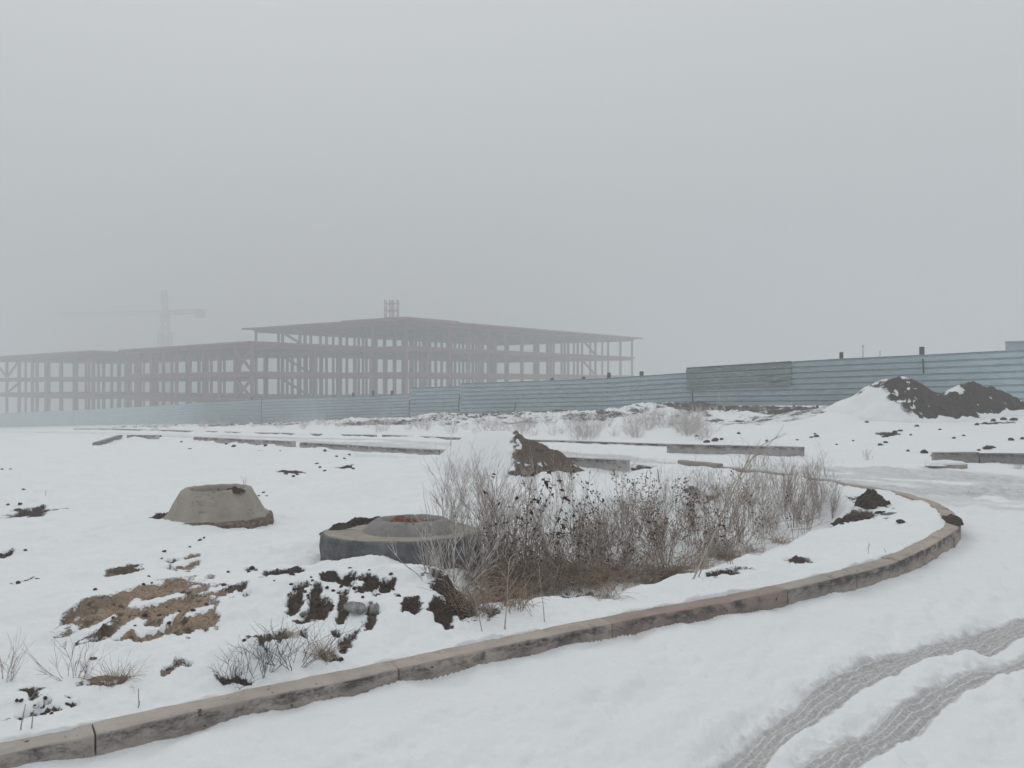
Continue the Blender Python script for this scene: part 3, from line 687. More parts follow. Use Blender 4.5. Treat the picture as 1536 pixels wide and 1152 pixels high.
# earth clump at the thicket's right end
for (px, py, rx, ry, h, sd, lab) in [(1308, 750, .20, .20, .15, 3, 'brown earth lump standing in snow at the thicket\'s right end'),
                                     (1284, 770, .26, .14, .08, 9, 'low dark earth bank just before the brown earth lump'),
                                     (1436, 622, .30, .25, .30, 13, 'small earth cone at the foot between the two big heaps')]:
    c = G(px, py + 6) if py > 700 else march(px, py + 6, base1)
    link_o = link('earth_lump', lump_mesh('earth_lump', rx, ry, h, sd, 44, .55), EARTH, None, (c[0], c[1], gz(c[0], c[1]) - .02)); tag(link_o, lab, 'earth lump')

# ---------------------------------------------------------------- loose clods and stones
def clod_mesh(name, seed):
    rr = random.Random(seed); m = MB(); n, k = 9, 6
    m.v = []; import math as mm
    for i in range(k + 1):
        th = mm.pi * i / k
        for j in range(n):
            ph = 2 * mm.pi * j / n; q = 1 + rr.uniform(-.28, .22)
            m.v.append((mm.sin(th) * mm.cos(ph) * q, mm.sin(th) * mm.sin(ph) * q * .8, mm.cos(th) * q * .62))
    for i in range(k):
        for j in range(n): a = i * n + j; b = i * n + (j + 1) % n; m.q.append((a, a + n, b + n, b))
    return m.mesh(name)
clods = [clod_mesh('earth_clod', i) for i in range(5)]
for me in clods: me.materials.append(EARTH)
spots = [(522, 703, 9), (512, 705, 4), (530, 707, 4), (480, 703, 4), (487, 710, 4), (440, 720, 4), (446, 715, 3), (388, 741, 3), (400, 742, 3), (395, 737, 3), (475, 695, 3), (487, 679, 4), (524, 680, 3), (505, 683, 3), (517, 685, 3),
         (35, 767, 5), (12, 774, 5), (15, 708, 5), (3, 707, 4), (36, 742, 3), (30, 756, 4), (12, 757, 4), (38, 826, 4), (56, 880, 5), (28, 883, 6), (300, 820, 4), (306, 818, 3), (285, 833, 3), (246, 842, 4), (243, 849, 3),
         (336, 875, 5), (342, 871, 4), (378, 860, 5), (384, 866, 4), (374, 869, 4), (308, 889, 5), (140, 998, 6), (525, 848, 4), (500, 835, 3), (515, 818, 4), (483, 799, 7), (489, 793, 4), (497, 828, 4), (511, 991, 6), (366, 979, 5),
         (1332, 653, 8), (1342, 650, 6), (1325, 655, 4), (1350, 647, 4), (1321, 667, 5), (1328, 664, 4), (1386, 678, 8), (1398, 682, 4), (1481, 673, 9), (1488, 671, 5), (1468, 676, 4), (1517, 661, 6), (1534, 660, 5), (1431, 657, 4), (1446, 654, 3), (1366, 653, 3),
         (1362, 677, 4), (1225, 655, 6), (1217, 657, 3), (1222, 650, 3), (1196, 661, 3), (1150, 662, 4), (1108, 652, 4), (1060, 664, 6), (1072, 662, 8), (1082, 660, 5), (1045, 656, 4), (1352, 789, 7), (1325, 765, 3), (1330, 768, 3), (1318, 766, 6), (1263, 788, 6), (1272, 786, 4),
         (960, 700, 5), (950, 705, 4), (972, 703, 5), (1300, 634, 4), (1375, 640, 4), (1490, 632, 6), (1505, 630, 6), (1478, 635, 5), (1520, 631, 7), (1465, 637, 5), (1255, 667, 3), (1410, 645, 3), (1280, 660, 3), (240, 655, 4), (385, 669, 3), (398, 672, 4), (420, 675, 3), (272, 665, 3), (340, 668, 4), (350, 670, 5), (285, 672, 3)]
def cz(px, py):
    if px < 200: return 'by the left edge of the photo'
    if px < 640: return 'near the round well cover' if py > 790 else 'in the upper left snowfield'
    if py > 740: return 'inside the kerb bend'
    return 'below the two big heaps' if px > 1240 else 'beside the far road'
for i, (px, py, r_) in enumerate(spots):
    fn = base1 if (py < 700 and px > 600) else macro
    c = march(px, py, fn); rw = r_ * c[1] / F * .85
    o = bpy.data.objects.new('earth_clod', clods[i % 5]); COL.objects.link(o)
    o.location = (c[0], c[1], gz(c[0], c[1]) + rw * .2); o.scale = (rw * random.uniform(.8, 1.3), rw * random.uniform(.8, 1.2), rw * random.uniform(.7, 1.0)); o.rotation_euler = (random.uniform(-.3, .3), random.uniform(-.3, .3), random.uniform(0, 6))
    lab = {(522, 703): 'largest clod in the small cluster halfway up the left snowfield', (1481, 673): 'fist shaped dark clod right behind the right kerb stones', (1352, 789): 'lone dark stone on the clean snow inside the kerb bend',
           (483, 799): 'dark clod lying at the left end of the round well cover', (1386, 678): 'dark clod in the snow just left of the right kerb stones'}.get((px, py), 'small dark clod of earth loose on the snow ' + cz(px, py))
    tag(o, lab, 'clod', 'loose clods of earth ' + cz(px, py))
st = clod_mesh('stone', 77)
rc = random.Random(21)
for (cx_, cy_, sx_, sy_, n_, who) in [(455, 890, 55, 30, 26, 'among the dark earth patches below the well cover'), (560, 890, 45, 25, 18, 'right of the two stones below the well cover'), (205, 915, 95, 32, 26, 'on the big tan earth patch'), (60, 1065, 45, 18, 9, 'around the lower left earth patch')]:
    for q in range(n_):
        px, py = cx_ + rc.gauss(0, .5) * sx_, cy_ + rc.gauss(0, .5) * sy_
        if px < 2 or py > 1095: continue
        c = G(px, py); rw = rc.uniform(1.5, 4.2) * c[1] / F
        o = bpy.data.objects.new('earth_clod', clods[q % 5]); COL.objects.link(o); o.location = (c[0], c[1], gz(c[0], c[1]) + rw * .25)
        o.scale = (rw * rc.uniform(.8, 1.3), rw, rw * rc.uniform(.7, 1.0)); o.rotation_euler = (0, 0, rc.uniform(0, 6)); tag(o, 'small crumbled clod of earth ' + who, 'clod', 'crumbled clods ' + who)
for px, py, r_, lab, sc_ in [(534, 924, 18, 'pale grey stone among the dark earth patches below the well cover', (1.15, .8, .8)), (561, 920, 15, 'smaller grey stone leaning behind the pale grey one', (.8, .75, 1.15)), (456, 928, 9, 'small flat stone below the dark earth streaks', (1, .7, .6)), (471, 931, 9, 'small rounded stone right beside the flat one', (1, .7, .6))]:
    c = G(px, py); rw = r_ * c[1] / F; me = clod_mesh('stone', int(px)); me.materials.append(ROCK)
    o = link('stone', me, None, None, (c[0], c[1], gz(c[0], c[1]) + rw * .5)); o.scale = [rw * k for k in sc_]; o.rotation_euler = (.3, .2, px)
    o.modifiers.new('s', 'SUBSURF').render_levels = 1
    tag(o, lab, 'stone', 'stones in the earth below the well cover')
c = G(1338, 766); o = link('plastic_scrap', lump_mesh('plastic_scrap', .12, .05, .02, 44, 20, .5), simple('blue_grey_scrap', (.10, .15, .17), (.16, .21, .23), 20), None, (c[0], c[1], gz(c[0], c[1]))); tag(o, 'flat blue grey scrap on the snow right of the earth lump', 'scrap')

# ---------------------------------------------------------------- concrete cone and well cover
def jitf(seed, amp):
    def f(a, j, r, z): return (amp * float(fbm(a * 1.5 + seed, z * 4 + j * .2, .5, 3, seed)), amp * .5 * float(fbm(a * 2 + seed, j * .3, .4, 2, seed + 4)))
    return f
FC = G(325, 783); D0 = FC[1] + .08
ct = thing('manhole_cone', 'upturned concrete cone ring with sloping sides in the left snowfield', 'concrete ring', ((326 - 768) / F * D0, D0, gz(FC[0], D0)))
m = MB(); m.lathe([(.60, -.1), (.575, .03), (.56, .055), (.535, .065), (.52, .10), (.475, .18), (.42, .28), (.385, .335), (.365, .350), (.33, .352), (.305, .335), (.30, .26), (.32, .15), (.0, .14)], 64, jit=jitf(3, .014))
link('cone_body', m.mesh('cone_body', True), CONCG, ct)
m = MB(); m.lathe([(.63, -.08), (.62, .01), (.60, .03), (.58, .035), (.55, .03)], 60, jit=jitf(21, .022)); link('soil_rim', m.mesh('soil_rim', False), simple('dusty_soil', (.09, .068, .055), (.24, .195, .16), 22, .95, .7, .01), ct)
link('soil', lump_mesh('soil', .10, .07, .035, 61, 24, .6), EARTH, ct, (.27, -.20, .335))
link('soil', lump_mesh('soil', .15, .09, .05, 62, 24, .6), EARTH, ct, (-.62, -.12, .0))

WC = P(603, 797, 7.35)
wz = H - (796 - 576) / F * 7.35
wt = thing('well_cover', 'round concrete well top with rusty orange opening beside the thicket', 'well cover', (WC[0], WC[1], wz)); wt.rotation_euler = (-R(2.6), 0, 0)
m = MB(); m.lathe([(.0, -.5), (.722, -.5), (.722, -.3), (.725, -.2), (.73, -.115), (.725, -.02), (.715, -.004), (.69, .0), (.5, .004), (.0, .006)], 72, jit=jitf(9, .008))
slabm = concrete('well_slab', (.060, .064, .068), (.19, .195, .197), (.035, .026, .022), .95, 9)
slt = concrete('well_top', (.25, .22, .19), (.38, .345, .305), (.06, .045, .035), .6)
o = link('slab', m.mesh('slab', False), slabm, wt)
m = MB(); m.lathe([(.697, -.01), (.69, .006), (.5, .009), (0, .011)], 72, jit=jitf(9, .006)); link('slab_top', m.mesh('slab_top'), slt, wt)
m = MB(); m.lathe([(.45, .0), (.43, .02), (.36, .085), (.315, .11), (.275, .108), (.25, .06), (.245, .0)], 56, jit=jitf(12, .009))
link('collar', m.mesh('collar', True), concrete('collar_concrete', (.16, .155, .15), (.29, .28, .27), (.06, .045, .035), .8, 8), wt, (.09, -.04, .006))
link('rusty_lid', lump_mesh('rusty_lid', .26, .26, .045, 71, 34, .8), RUST, wt, (.09, -.04, .062))
for k, (a0, rad, lx, h) in enumerate([(165, .60, .20, .03), (140, .63, .20, .045), (115, .64, .2, .04), (95, .62, .16, .035), (75, .6, .12, .04)]):
    x_, y_ = rad * math.cos(R(a0)), rad * math.sin(R(a0)); s_ = link('soil', lump_mesh('soil', lx, .09, h, 81 + k, 26, .8), EARTH, wt, (x_, y_, .005)); s_.rotation_euler = (0, 0, R(a0 + 90))
m = MB(); m.prism([(0, 0), (.06, 0), (.06, .012), (0, .012)], 0, .055); link('repair_patch', m.mesh('repair_patch'), simple('pale_mortar', (.3, .33, .34), (.36, .39, .4)), wt, (-.33, -.665, -.19))
m = MB(); m.bar((0, 0, 0), (.02, 0, .09), .012); m.bar((0, 0, .02), (-.05, .02, .03), .014); link('wire_stub', m.mesh('wire_stub'), POSTM, wt, (-.13, -.25, .005))

# ---------------------------------------------------------------- fence
def fp(px, py): return P(px, py, fence_depth(px))
def top_py(px, pts): return np.interp(px, [p[0] for p in pts], [p[1] for p in pts])
TOPS = [((-330 + 60, 0), None)]
runs = [  # (px right, px left, top right py, top left py, bottom right, bottom left, ribs)
    (2400, 1900, 478, 504, 601, 604), (1900, 1536, 504, 524, 604, 606.5), (1536, 1385, 524, 532, 606.5, 607.5), (1385, 1258, 532, 538, 607.5, 608.5), (1258, 1188, 538, 542, 608.5, 608.5), (1188, 1036, 542, 551.5, 608.5, 608.5),
    (1036, 905, 558.5, 567.5, 616, 621), (905, 775, 567.5, 572, 621, 622.5), (775, 690, 572, 575, 622.5, 624), (690, 615.5, 579, 581.5, 625, 628), (615.5, 555, 591, 594, 628, 630), (555, 470, 594, 596, 630, 633), (470, 393, 596, 598.5, 633, 635.5),
    (393, 305, 599, 603.5, 635.5, 636), (305, 235, 603.5, 608.5, 636, 636.5), (235, 170, 608.5, 612, 636.5, 637.3), (170, 110, 612, 615.5, 637.3, 638.3), (110, 50, 615.5, 617.5, 638.3, 639.2), (50, 0, 617.5, 620, 639.2, 640), (0, -60, 620, 623, 640, 641), (-60, -110, 623, 626, 641, 641.5)]
ft = thing('hoarding_fence', 'long pale blue ribbed sheet metal fence receding into the fog', 'fence', (0, 0, 0))
def sheet(tr, tl, br, bl, off, ribs, yo=0.0, wob=0.0):
    """corrugated sheet between right and left edges given as top/bottom points"""
    nrm = np.array([-UV_[0], -UV_[1], 0]); prof = []
    for i in range(ribs):
        for q, o_ in ((0.0, 0.), (.60, 0.), (.68, -.085), (.84, -.085), (.96, 0.)):
            prof.append(((i + q) / ribs, o_))
    prof.append((1, 0.)); V = []; nc = 7
    for c in range(nc):
        t = c / (nc - 1); T_ = tr + (tl - tr) * t; B_ = br + (bl - br) * t
        for q, o_ in prof:
            p = B_ + (T_ - B_) * q + nrm * (off + o_ + wob * float(fbm(t * 3 + tr[0], q * 2, .7, 2, 5))); V.append(p)
    k = len(prof); Q = []; n1 = nc * k
    for c in range(nc - 1):
        for j in range(k - 1): Q.append((c * k + j, c * k + j + 1, (c + 1) * k + j + 1, (c + 1) * k + j))
    V = np.array(V); V2 = V - nrm * .006; Q = np.array(Q); Qb = Q[:, ::-1] + n1
    rim = []
    for c in range(nc - 1):
        for j in (0, k - 1): a, b = c * k + j, (c + 1) * k + j; rim.append((a, b, b + n1, a + n1))
    for j in range(k - 1):
        for c in (0, nc - 1): a, b = c * k + j, c * k + j + 1; rim.append((a, b, b + n1, a + n1))
    return mesh_np('sheet_panel', np.vstack([V, V2]), np.vstack([Q, Qb, np.array(rim)]), None, False)
postpx = set()
for i, (r0, l0, tr, tl, br, bl) in enumerate(runs):
    tR, tL, bR, bL = fp(r0, tr), fp(l0, tl), fp(r0, br), fp(l0, bl)
    link('sheet_panel', sheet(tR, tL, bR, bL, 0.0 + .012 * (i % 2), 8, wob=.02), FENCE, ft)
    # posts behind the panel ends and middles; some stand above the sheet
    for px, tp, bt in ((r0, tr, br), ((r0 + l0) / 2, (tr + tl) / 2, (br + bl) / 2)):
        p = fp(px, tp); q = fp(px, bt); off = np.array([UV_[0], UV_[1], 0]) * .19
        ex = -.05
        m = MB(); m.bar(tuple(q + off + np.array([0, 0, -.5])), tuple(p + off + np.array([0, 0, ex])), .09); link('post', m.mesh('post'), POSTM, ft)
for px, tp, h_, w_ in [(1380, 532, 12, .15), (1259, 538, 10, .13), (959, 563.5, 6.5, .12), (910, 567, 8, .13), (872, 569, 4, .12), (825, 570.5, 3.5, .12), (585, 592, 6, .13), (557, 594, 8, .14), (527, 595, 6, .14), (375, 599, 4, .15), (498, 596, 2.5, .15)]:
    p = fp(px, tp); off = np.array([UV_[0], UV_[1], 0]) * .2; hh = h_ * p[1] / F
    m = MB(); m.bar(tuple(p + off - np.array([0, 0, 2.4])), tuple(p + off + np.array([0, 0, hh])), w_ if px > 1000 else .2); link('post', m.mesh('post'), POSTM, ft)
# weathered sheet over the upper half of one bay
tR, tL, bR, bL = fp(1188, 541.5), fp(1030, 551.5), fp(1188, 579), fp(1030, 585)
o = link('sheet_panel', sheet(tR, tL, bR, bL, .075, 4, wob=.03), FENCE2, ft); o['label'] = 'dull weathered grey sheet overlapping the upper half'
# dark joint slivers where sheets have come apart
for px, t0, t1, dx in [(1039, 586, 612, 1.5), (1385, 538, 560, 1), (690, 590, 622, -2), (774, 604, 622, -3), (615, 600, 626, -1), (393, 600, 634, 0)]:
    a = fp(px, t0) - np.array([*UV_, 0]) * .05; b = fp(px + dx, t1) - np.array([*UV_, 0]) * .05
    m = MB(); m.bar(tuple(a), tuple(b), .045, .03); link('joint_strip', m.mesh('joint_strip'), POSTM, ft)

# things seen over the fence
c = P(1508, 512, 44); k = 44 / F
m = MB(); x0 = c[0]; zt0 = H - (514 - 576) / F * 44
ca = thing('site_cabin', 'pale grey site cabin wall rising above the fence at right edge', 'cabin', (x0, 44, 0))
m.prism([(0, 0), (9, -7), (13, -2), (4, 5)], 0, [zt0, zt0 + .15, zt0 + .15, zt0]); link('wall', m.mesh('wall'), CABIN, ca)
m = MB(); m.prism([(-.1, -.1), (9, -7.15), (13.2, -2), (4, 5.2)], [zt0 + .004, zt0 + .154, zt0 + .154, zt0 + .004], [zt0 + .07, zt0 + .22, zt0 + .22, zt0 + .07]); link('roof', m.mesh('roof'), CABIN, ca)
for px, tp, lab, cross in [(1294.5, 517, 'thin antenna pole with crossbar beyond the fence', 1), (1320, 526, 'shorter bare thin pole beyond the fence', 0)]:
    p = P(px, tp, 110); m = MB(); m.bar((0, 0, -6), (0, 0, p[2]), .09)
    t_ = thing('antenna_pole', lab, 'pole', (p[0], p[1], 0)); link('mast', m.mesh('mast'), POSTM, t_)
    if cross: m = MB(); m.bar((-.3, 0, p[2] - .2), (.2, 0, p[2] - .2), .05); link('crossbar', m.mesh('crossbar'), POSTM, t_)

# ---------------------------------------------------------------- steel frame building in the fog
def frame(name, label, C, A, nA, B, nB, lev, roof_over=1.5, braces=(), seed=1, colw=.62, beam=.52, zbase=-9):
    """C corner, A and B the two edge vectors (2D); lev: slab top heights, last = roof"""
    rr = random.Random(seed); C = np.array(C); A = np.array(A); B = np.array(B); ua = A / np.hypot(*A); ub = B / np.hypot(*B)
    t = thing(name, label, 'building', (C[0], C[1], 0))
    def quad(a0, a1, b0, b1): return [tuple(A * a0 + B * b0), tuple(A * a1 + B * b0), tuple(A * a1 + B * b1), tuple(A * a0 + B * b1)]
    for k, z in enumerate(lev):
        roof = k == len(lev) - 1; e = roof_over if roof else .5; ea, eb = e / np.hypot(*A), e / np.hypot(*B)
        m = MB(); m.prism(quad(-ea, 1 + ea, -eb, 1 + eb), z - .28, z)
        link('roof' if roof else 'floor_slab', m.mesh('slab'), STEEL, t)
        # deep edge and cross beams under the slab
        for i in range(nA + 1):
            a = i / nA; p0 = A * a - ub * .3; p1 = A * a + B + ub * .3; m = MB()
            m.bar((p0[0], p0[1], z - .29 - beam / 2), (p1[0], p1[1], z - .29 - beam / 2), .35, beam); link('beam', m.mesh('beam'), STEEL, t)
        for j in range(nB + 1):
            b = j / nB; p0 = B * b - ua * .3; p1 = B * b + A + ua * .3; m = MB()
            m.bar((p0[0], p0[1], z - .31 - beam / 2), (p1[0], p1[1], z - .31 - beam / 2), .35, beam * .9); link('beam', m.mesh('beam'), STEEL, t)
    for i in range(nA + 1):
        for j in range(nB + 1):
            p = A * i / nA + B * j / nB; m = MB(); cw = colw * rr.uniform(.8, 1.1)
            m.bar((p[0], p[1], zbase), (p[0], p[1], lev[-1] - .29 - .02), cw); link('column', m.mesh('column'), STEEL, t)
    for (edge, i, k, dirn) in braces:
        E, n = (A, nA) if edge == 'A' else (B, nB); p0 = E * i / n; p1 = E * (i + 1) / n; z0, z1 = lev[k] , lev[k + 1] - 1.1
        m = MB()
        if dirn > 0: m.bar((p0[0], p0[1], z0), (p1[0], p1[1], z1), .35)
        else: m.bar((p0[0], p0[1], z1), (p1[0], p1[1], z0), .35)
        if abs(dirn) == 2: m.bar((p1[0], p1[1], z0), (p0[0], p0[1], z1), .35)
        link('brace', m.mesh('brace'), STEEL, t)
    return t
C0 = np.array([(610 - 768) / F * 131, 131.0]); CR = np.array([(948 - 768) / F * 184, 184.0]); CL = np.array([(384 - 768) / F * 153, 153.0])
tm = frame('steel_frame_building', 'tallest fog dimmed steel frame building with an overhanging flat roof', C0, CR - C0, 14, CL - C0, 5, [-.6, 3.55, 7.8, 12.2], 1.8,
      [('A', 10, 2, -1), ('A', 10, 1, -1), ('B', 3, 0, 1), ('B', 3, 1, 1), ('B', 3, 2, 1)], 3, .47)
# stepped upper roof decks near the corner
A_ = CR - C0; B_ = CL - C0
for a0, a1, b0, b1, z in [(.02, .34, .06, .80, 12.62), (.05, .24, .10, .50, 13.0)]:
    m = MB(); m.prism([tuple(A_ * a0 + B_ * b0), tuple(A_ * a1 + B_ * b0), tuple(A_ * a1 + B_ * b1), tuple(A_ * a0 + B_ * b1)], z - .3 if z < 12.6 else z - .35, z + .0); link('roof_deck', m.mesh('roof_deck'), STEEL, tm)
CW = np.array([(378 - 768) / F * 121, 121.0]); CW2 = np.array([(192 - 768) / F * 150, 150.0])
frame('steel_frame_building', 'lower fog dimmed steel frame wing left of the tallest frame', CW, CW2 - CW, 9, (CR - C0) * .5, 3, [-.6, 3.5, 8.0], 1.2, [('A', 0, 0, 2), ('A', 0, 1, 2)], 5, .45)
# link between the wing and the main block
CX = np.array([(140 - 768) / F * 152, 152.0]); CX2 = np.array([(-40 - 768) / F * 196, 196.0])
frame('steel_frame_building', 'faintest steel frame at the far left edge of the photo', CX, CX2 - CX, 9, (CR - C0) * .5, 3, [-.5, 3.0, 7.9], 1.2, [('A', 5, 1, -1), ('A', 5, 0, -1), ('A', 6, 1, 1)], 9, .52)
# scaffold tower on the roof
p = P(587.5, 475, 137); tb = thing('scaffold_tower', 'slender scaffold tower standing on the tallest roof', 'scaffold', (p[0], p[1], 12.2))
m = MB(); wd = 2.1; hh = 3.7
for x_ in (-1, -.2, .25, 1):
    for y_ in (-.8, .8): m.bar((x_ * wd / 2, y_, 0), (x_ * wd / 2, y_, hh), .12)
link('uprights', m.mesh('uprights'), STEEL, tb)
m = MB()
for z_ in (.7, 1.9, 3.1):
    for y_ in (-.8, .8): m.bar((-wd / 2, y_, z_), (wd / 2, y_, z_), .08)
for z_ in (.7, 1.9):
    m.bar((-wd / 2, -.8, z_), (-.1 * wd, -.8, z_ + 1.2), .07); m.bar((.12 * wd, -.8, z_ + 1.2), (wd / 2, -.8, z_), .07)
link('braces', m.mesh('braces'), STEEL, tb)

# ---------------------------------------------------------------- tower crane
D = 345; k = D / F; p = P(248, 576, D)
cr_ = thing('tower_crane', 'ghostly tower crane barely visible above the left building', 'crane', (p[0], D, 0))
def lat(m, a, b, wdt, n, ch=.28):
    a = Vector(a); b = Vector(b); d = (b - a).normalized(); up = Vector((0, 0, 1)) if abs(d.z) < .9 else Vector((0, 1, 0)); x = d.cross(up).normalized(); y = x.cross(d)
    cs = [x * i * wdt / 2 + y * j * wdt / 2 for i, j in ((-1, -1), (1, -1), (1, 1), (-1, 1))]
    for c_ in cs: m.bar(a + c_, b + c_, ch)
    for q in range(n):
        p0 = a + (b - a) * q / n; p1 = a + (b - a) * (q + 1) / n
        for w_ in range(4): m.bar(p0 + cs[w_], p1 + cs[(w_ + 1) % 4], ch * .6); m.bar(p0 + cs[w_], p0 + cs[(w_ + 1) % 4], ch * .5)
zj = H + (576 - 469) * k
m = MB(); lat(m, (0, 0, -20), (0, 0, zj), 2.6, 14, .34); link('mast', m.mesh('mast'), STEELG, cr_)
m = MB(); lat(m, (0, 0, -10), (0, 0, H + 78 * k), 4.2, 8, .4); link('climbing_frame', m.mesh('climbing_frame'), STEELG, cr_)
m = MB(); lat(m, (0, 0, zj), (-.5, 0, H + 141 * k), 1.7, 5, .3); link('tower_head', m.mesh('tower_head'), STEELG, cr_)
m = MB(); lat(m, (-1.4, -.5, zj), (-148 * k, -6, zj - 4 * k), 1.1, 20, .12); link('jib', m.mesh('jib'), STEELG, cr_)
m = MB(); lat(m, (1.4, 0, zj), (52 * k, 2, zj + 3 * k), 1.6, 8, .3); link('counter_jib', m.mesh('counter_jib'), STEELG, cr_)
m = MB(); m.bar((49 * k, 1.9, zj - 7 * k), (49 * k, 1.9, zj + 6 * k), 12 * k, 3); link('counterweight', m.mesh('counterweight'), STEELG, cr_)
m = MB(); m.bar((1.9, -1.8, zj - 2.6), (1.9, -1.8, zj - .3), 1.8, 1.8); link('cab', m.mesh('cab'), STEELG, cr_)

# ---------------------------------------------------------------- plants
class Tubes:
    def __init__(s): s.a = []; s.b = []; s.ra = []; s.rb = []
    def add(s, a, b, ra, rb): s.a.append(a); s.b.append(b); s.ra.append(ra); s.rb.append(rb)
    def mesh(s, name):
        a = np.array(s.a); b = np.array(s.b); ra = np.array(s.ra)[:, None]; rb = np.array(s.rb)[:, None]; d = b - a; d /= np.linalg.norm(d, axis=1)[:, None] + 1e-9
        up = np.where(np.abs(d[:, 2:3]) < .9, [[0, 0, 1.]], [[0, 1., 0]]); x = np.cross(d, up); x /= np.linalg.norm(x, axis=1)[:, None]; y = np.cross(x, d)
        V = []
        for p, r_ in ((a, ra), (b, rb)):
            for k in range(3):
                an = 2 * math.pi * k / 3; V.append(p + (x * math.cos(an) + y * math.sin(an)) * r_)
        V = np.stack(V, 1).reshape(-1, 3); i = np.arange(len(a))[:, None] * 6
        Q = np.concatenate([i + np.array([[k, (k + 1) % 3, 3 + (k + 1) % 3, 3 + k]]) for k in range(3)], 0)
        return mesh_np(name, V, Q, None, True)
def vadd(a, b, t): return (a[0] + b[0] * t, a[1] + b[1] * t, a[2] + b[2] * t)
def vn_(v):
    l = math.sqrt(sum(k * k for k in v)) + 1e-9; return (v[0] / l, v[1] / l, v[2] / l)
def grow(T, rr, p, d, L, r, lvl, tips, seg=.06, wob=.18, up=.05, kids=(4, 3, 2), ang=.7, shrink=.5):
    n = max(2, int(L / seg)); st_ = L / n; pts = [p]
    for i in range(n):
        d = vn_((d[0] + rr.gauss(0, wob), d[1] + rr.gauss(0, wob), d[2] + rr.gauss(0, wob * .6) + up))
        q = vadd(p, d, st_); r2 = max(r * (1 - (i + 1) / n * .55), .0009); T.add(p, q, r * (1 - i / n * .55), r2); p = q; pts.append((p, d))
    tips.append(p)
    if lvl > 0:
        k = kids[-lvl] if lvl <= len(kids) else 2
        for _ in range(k):
            i = rr.randint(max(1, n // 4), n); q, dd = pts[i]; a = rr.uniform(0, 6.28); s_ = math.sin(ang * rr.uniform(.6, 1.3))
            nd = vn_((dd[0] + math.cos(a) * s_, dd[1] + math.sin(a) * s_, dd[2] + rr.uniform(-.2, .3)))
            grow(T, rr, q, nd, L * shrink * rr.uniform(.6, 1.25), r * .62, lvl - 1, tips, seg, wob, up, kids, ang, shrink)
def bush(seed, h=.7, nst=9, r=.0045, lvl=2, spread=.45, kids=(5, 4), wob=.12, ang=.6, up=.05, seg=.06):
    rr = random.Random(seed); T = Tubes(); tips = []
    for i in range(nst):
        a = rr.uniform(0, 6.28); q = rr.uniform(0, 1) ** .7 * spread
        d = vn_((math.cos(a) * q, math.sin(a) * q, 1)); b0 = (math.cos(a) * q * .12, math.sin(a) * q * .12, -.06)
        grow(T, rr, b0, d, h * rr.uniform(.55, 1.1), r * rr.uniform(.7, 1.2), lvl, tips, seg, wob, up, kids, ang)
    return T, tips
def leaves_mesh(name, pts, rr, size):
    V = []; Q = []
    for p in pts:
        for _ in range(rr.randint(1, 3)):
            s_ = size * rr.uniform(.5, 1.2); c_ = [p[k] + rr.gauss(0, size * .5) for k in range(3)]
            u = Vector((rr.gauss(0, 1), rr.gauss(0, 1), rr.gauss(0, 1))).normalized(); w_ = u.orthogonal().normalized(); nn = u.cross(w_)
            b = len(V)
            for q in (u * s_, w_ * s_ * .45 + nn * s_ * .25, -u * s_ * .8, -w_ * s_ * .5 + nn * s_ * .2): V.append((c_[0] + q.x, c_[1] + q.y, c_[2] + q.z))
            Q.append((b, b + 1, b + 2, b + 3))
    return mesh_np(name, V, Q, None, True)
protoA = []   # frosty fine bushes
for i in range(5):
    T, tips = bush(100 + i, .72, 11, .0042, 2, .5, (6, 4), .10, .55)
    me = T.mesh('stems'); me.materials.append(FROST if i % 2 == 0 else FROSTB); protoA.append([('stems', me)])
protoB = []   # upright stalks with withered leaves
for i in range(5):
    rr = random.Random(300 + i); T = Tubes(); tips = []; lp = []
    for s_ in range(rr.randint(2, 4)):
        d = vn_((rr.gauss(0, .16), rr.gauss(0, .16), 1)); p = (rr.gauss(0, .05), rr.gauss(0, .05), -.06); h_ = rr.uniform(.55, .85); n = 14
        for k in range(n):
            d = vn_((d[0] + rr.gauss(0, .04), d[1] + rr.gauss(0, .04), d[2])); q = vadd(p, d, h_ / n); T.add(p, q, .0055 * (1 - k / n * .6), .0055 * (1 - (k + 1) / n * .6))
            if k > 5:
                for _ in range(rr.choice((0, 1, 1, 2))):
                    a = rr.uniform(0, 6.28); e = vadd(q, (math.cos(a), math.sin(a), .8), rr.uniform(.02, .06)); T.add(q, e, .002, .001); lp.append(e)
            if k > 6 and rr.random() < .22: grow(T, rr, q, vn_((rr.gauss(0, .6), rr.gauss(0, .6), .8)), .18, .0028, 0, lp, .04)
            p = q
        lp.append(p)
    me = T.mesh('stems'); me.materials.append(FROSTB); ml = leaves_mesh('leaves', lp, rr, .021); ml.materials.append(LEAF); protoB.append([('stems', me), ('leaves', ml)])
protoC = []   # arching straw clumps
for i in range(4):
    rr = random.Random(500 + i); T = Tubes()
    for _ in range(90):
        a = rr.uniform(0, 6.28); q = rr.uniform(.1, .9); d = vn_((math.cos(a) * q, math.sin(a) * q, 1)); p = (rr.gauss(0, .07), rr.gauss(0, .07), -.04); L = rr.uniform(.15, .48); n = 6
        for k in range(n):
            d = vn_((d[0] + rr.gauss(0, .09) + math.cos(a) * .08, d[1] + rr.gauss(0, .09) + math.sin(a) * .08, d[2] - .15 * rr.random() - .05 * k * q)); e = vadd(p, d, L / n); T.add(p, e, .0026 * (1 - k / n * .5), .0026 * (1 - (k + 1) / n * .6)); p = e
    me = T.mesh('blades'); me.materials.append(STRAW if i % 2 else FROSTB); protoC.append([('blades', me)])
protoG = []   # big matted straw
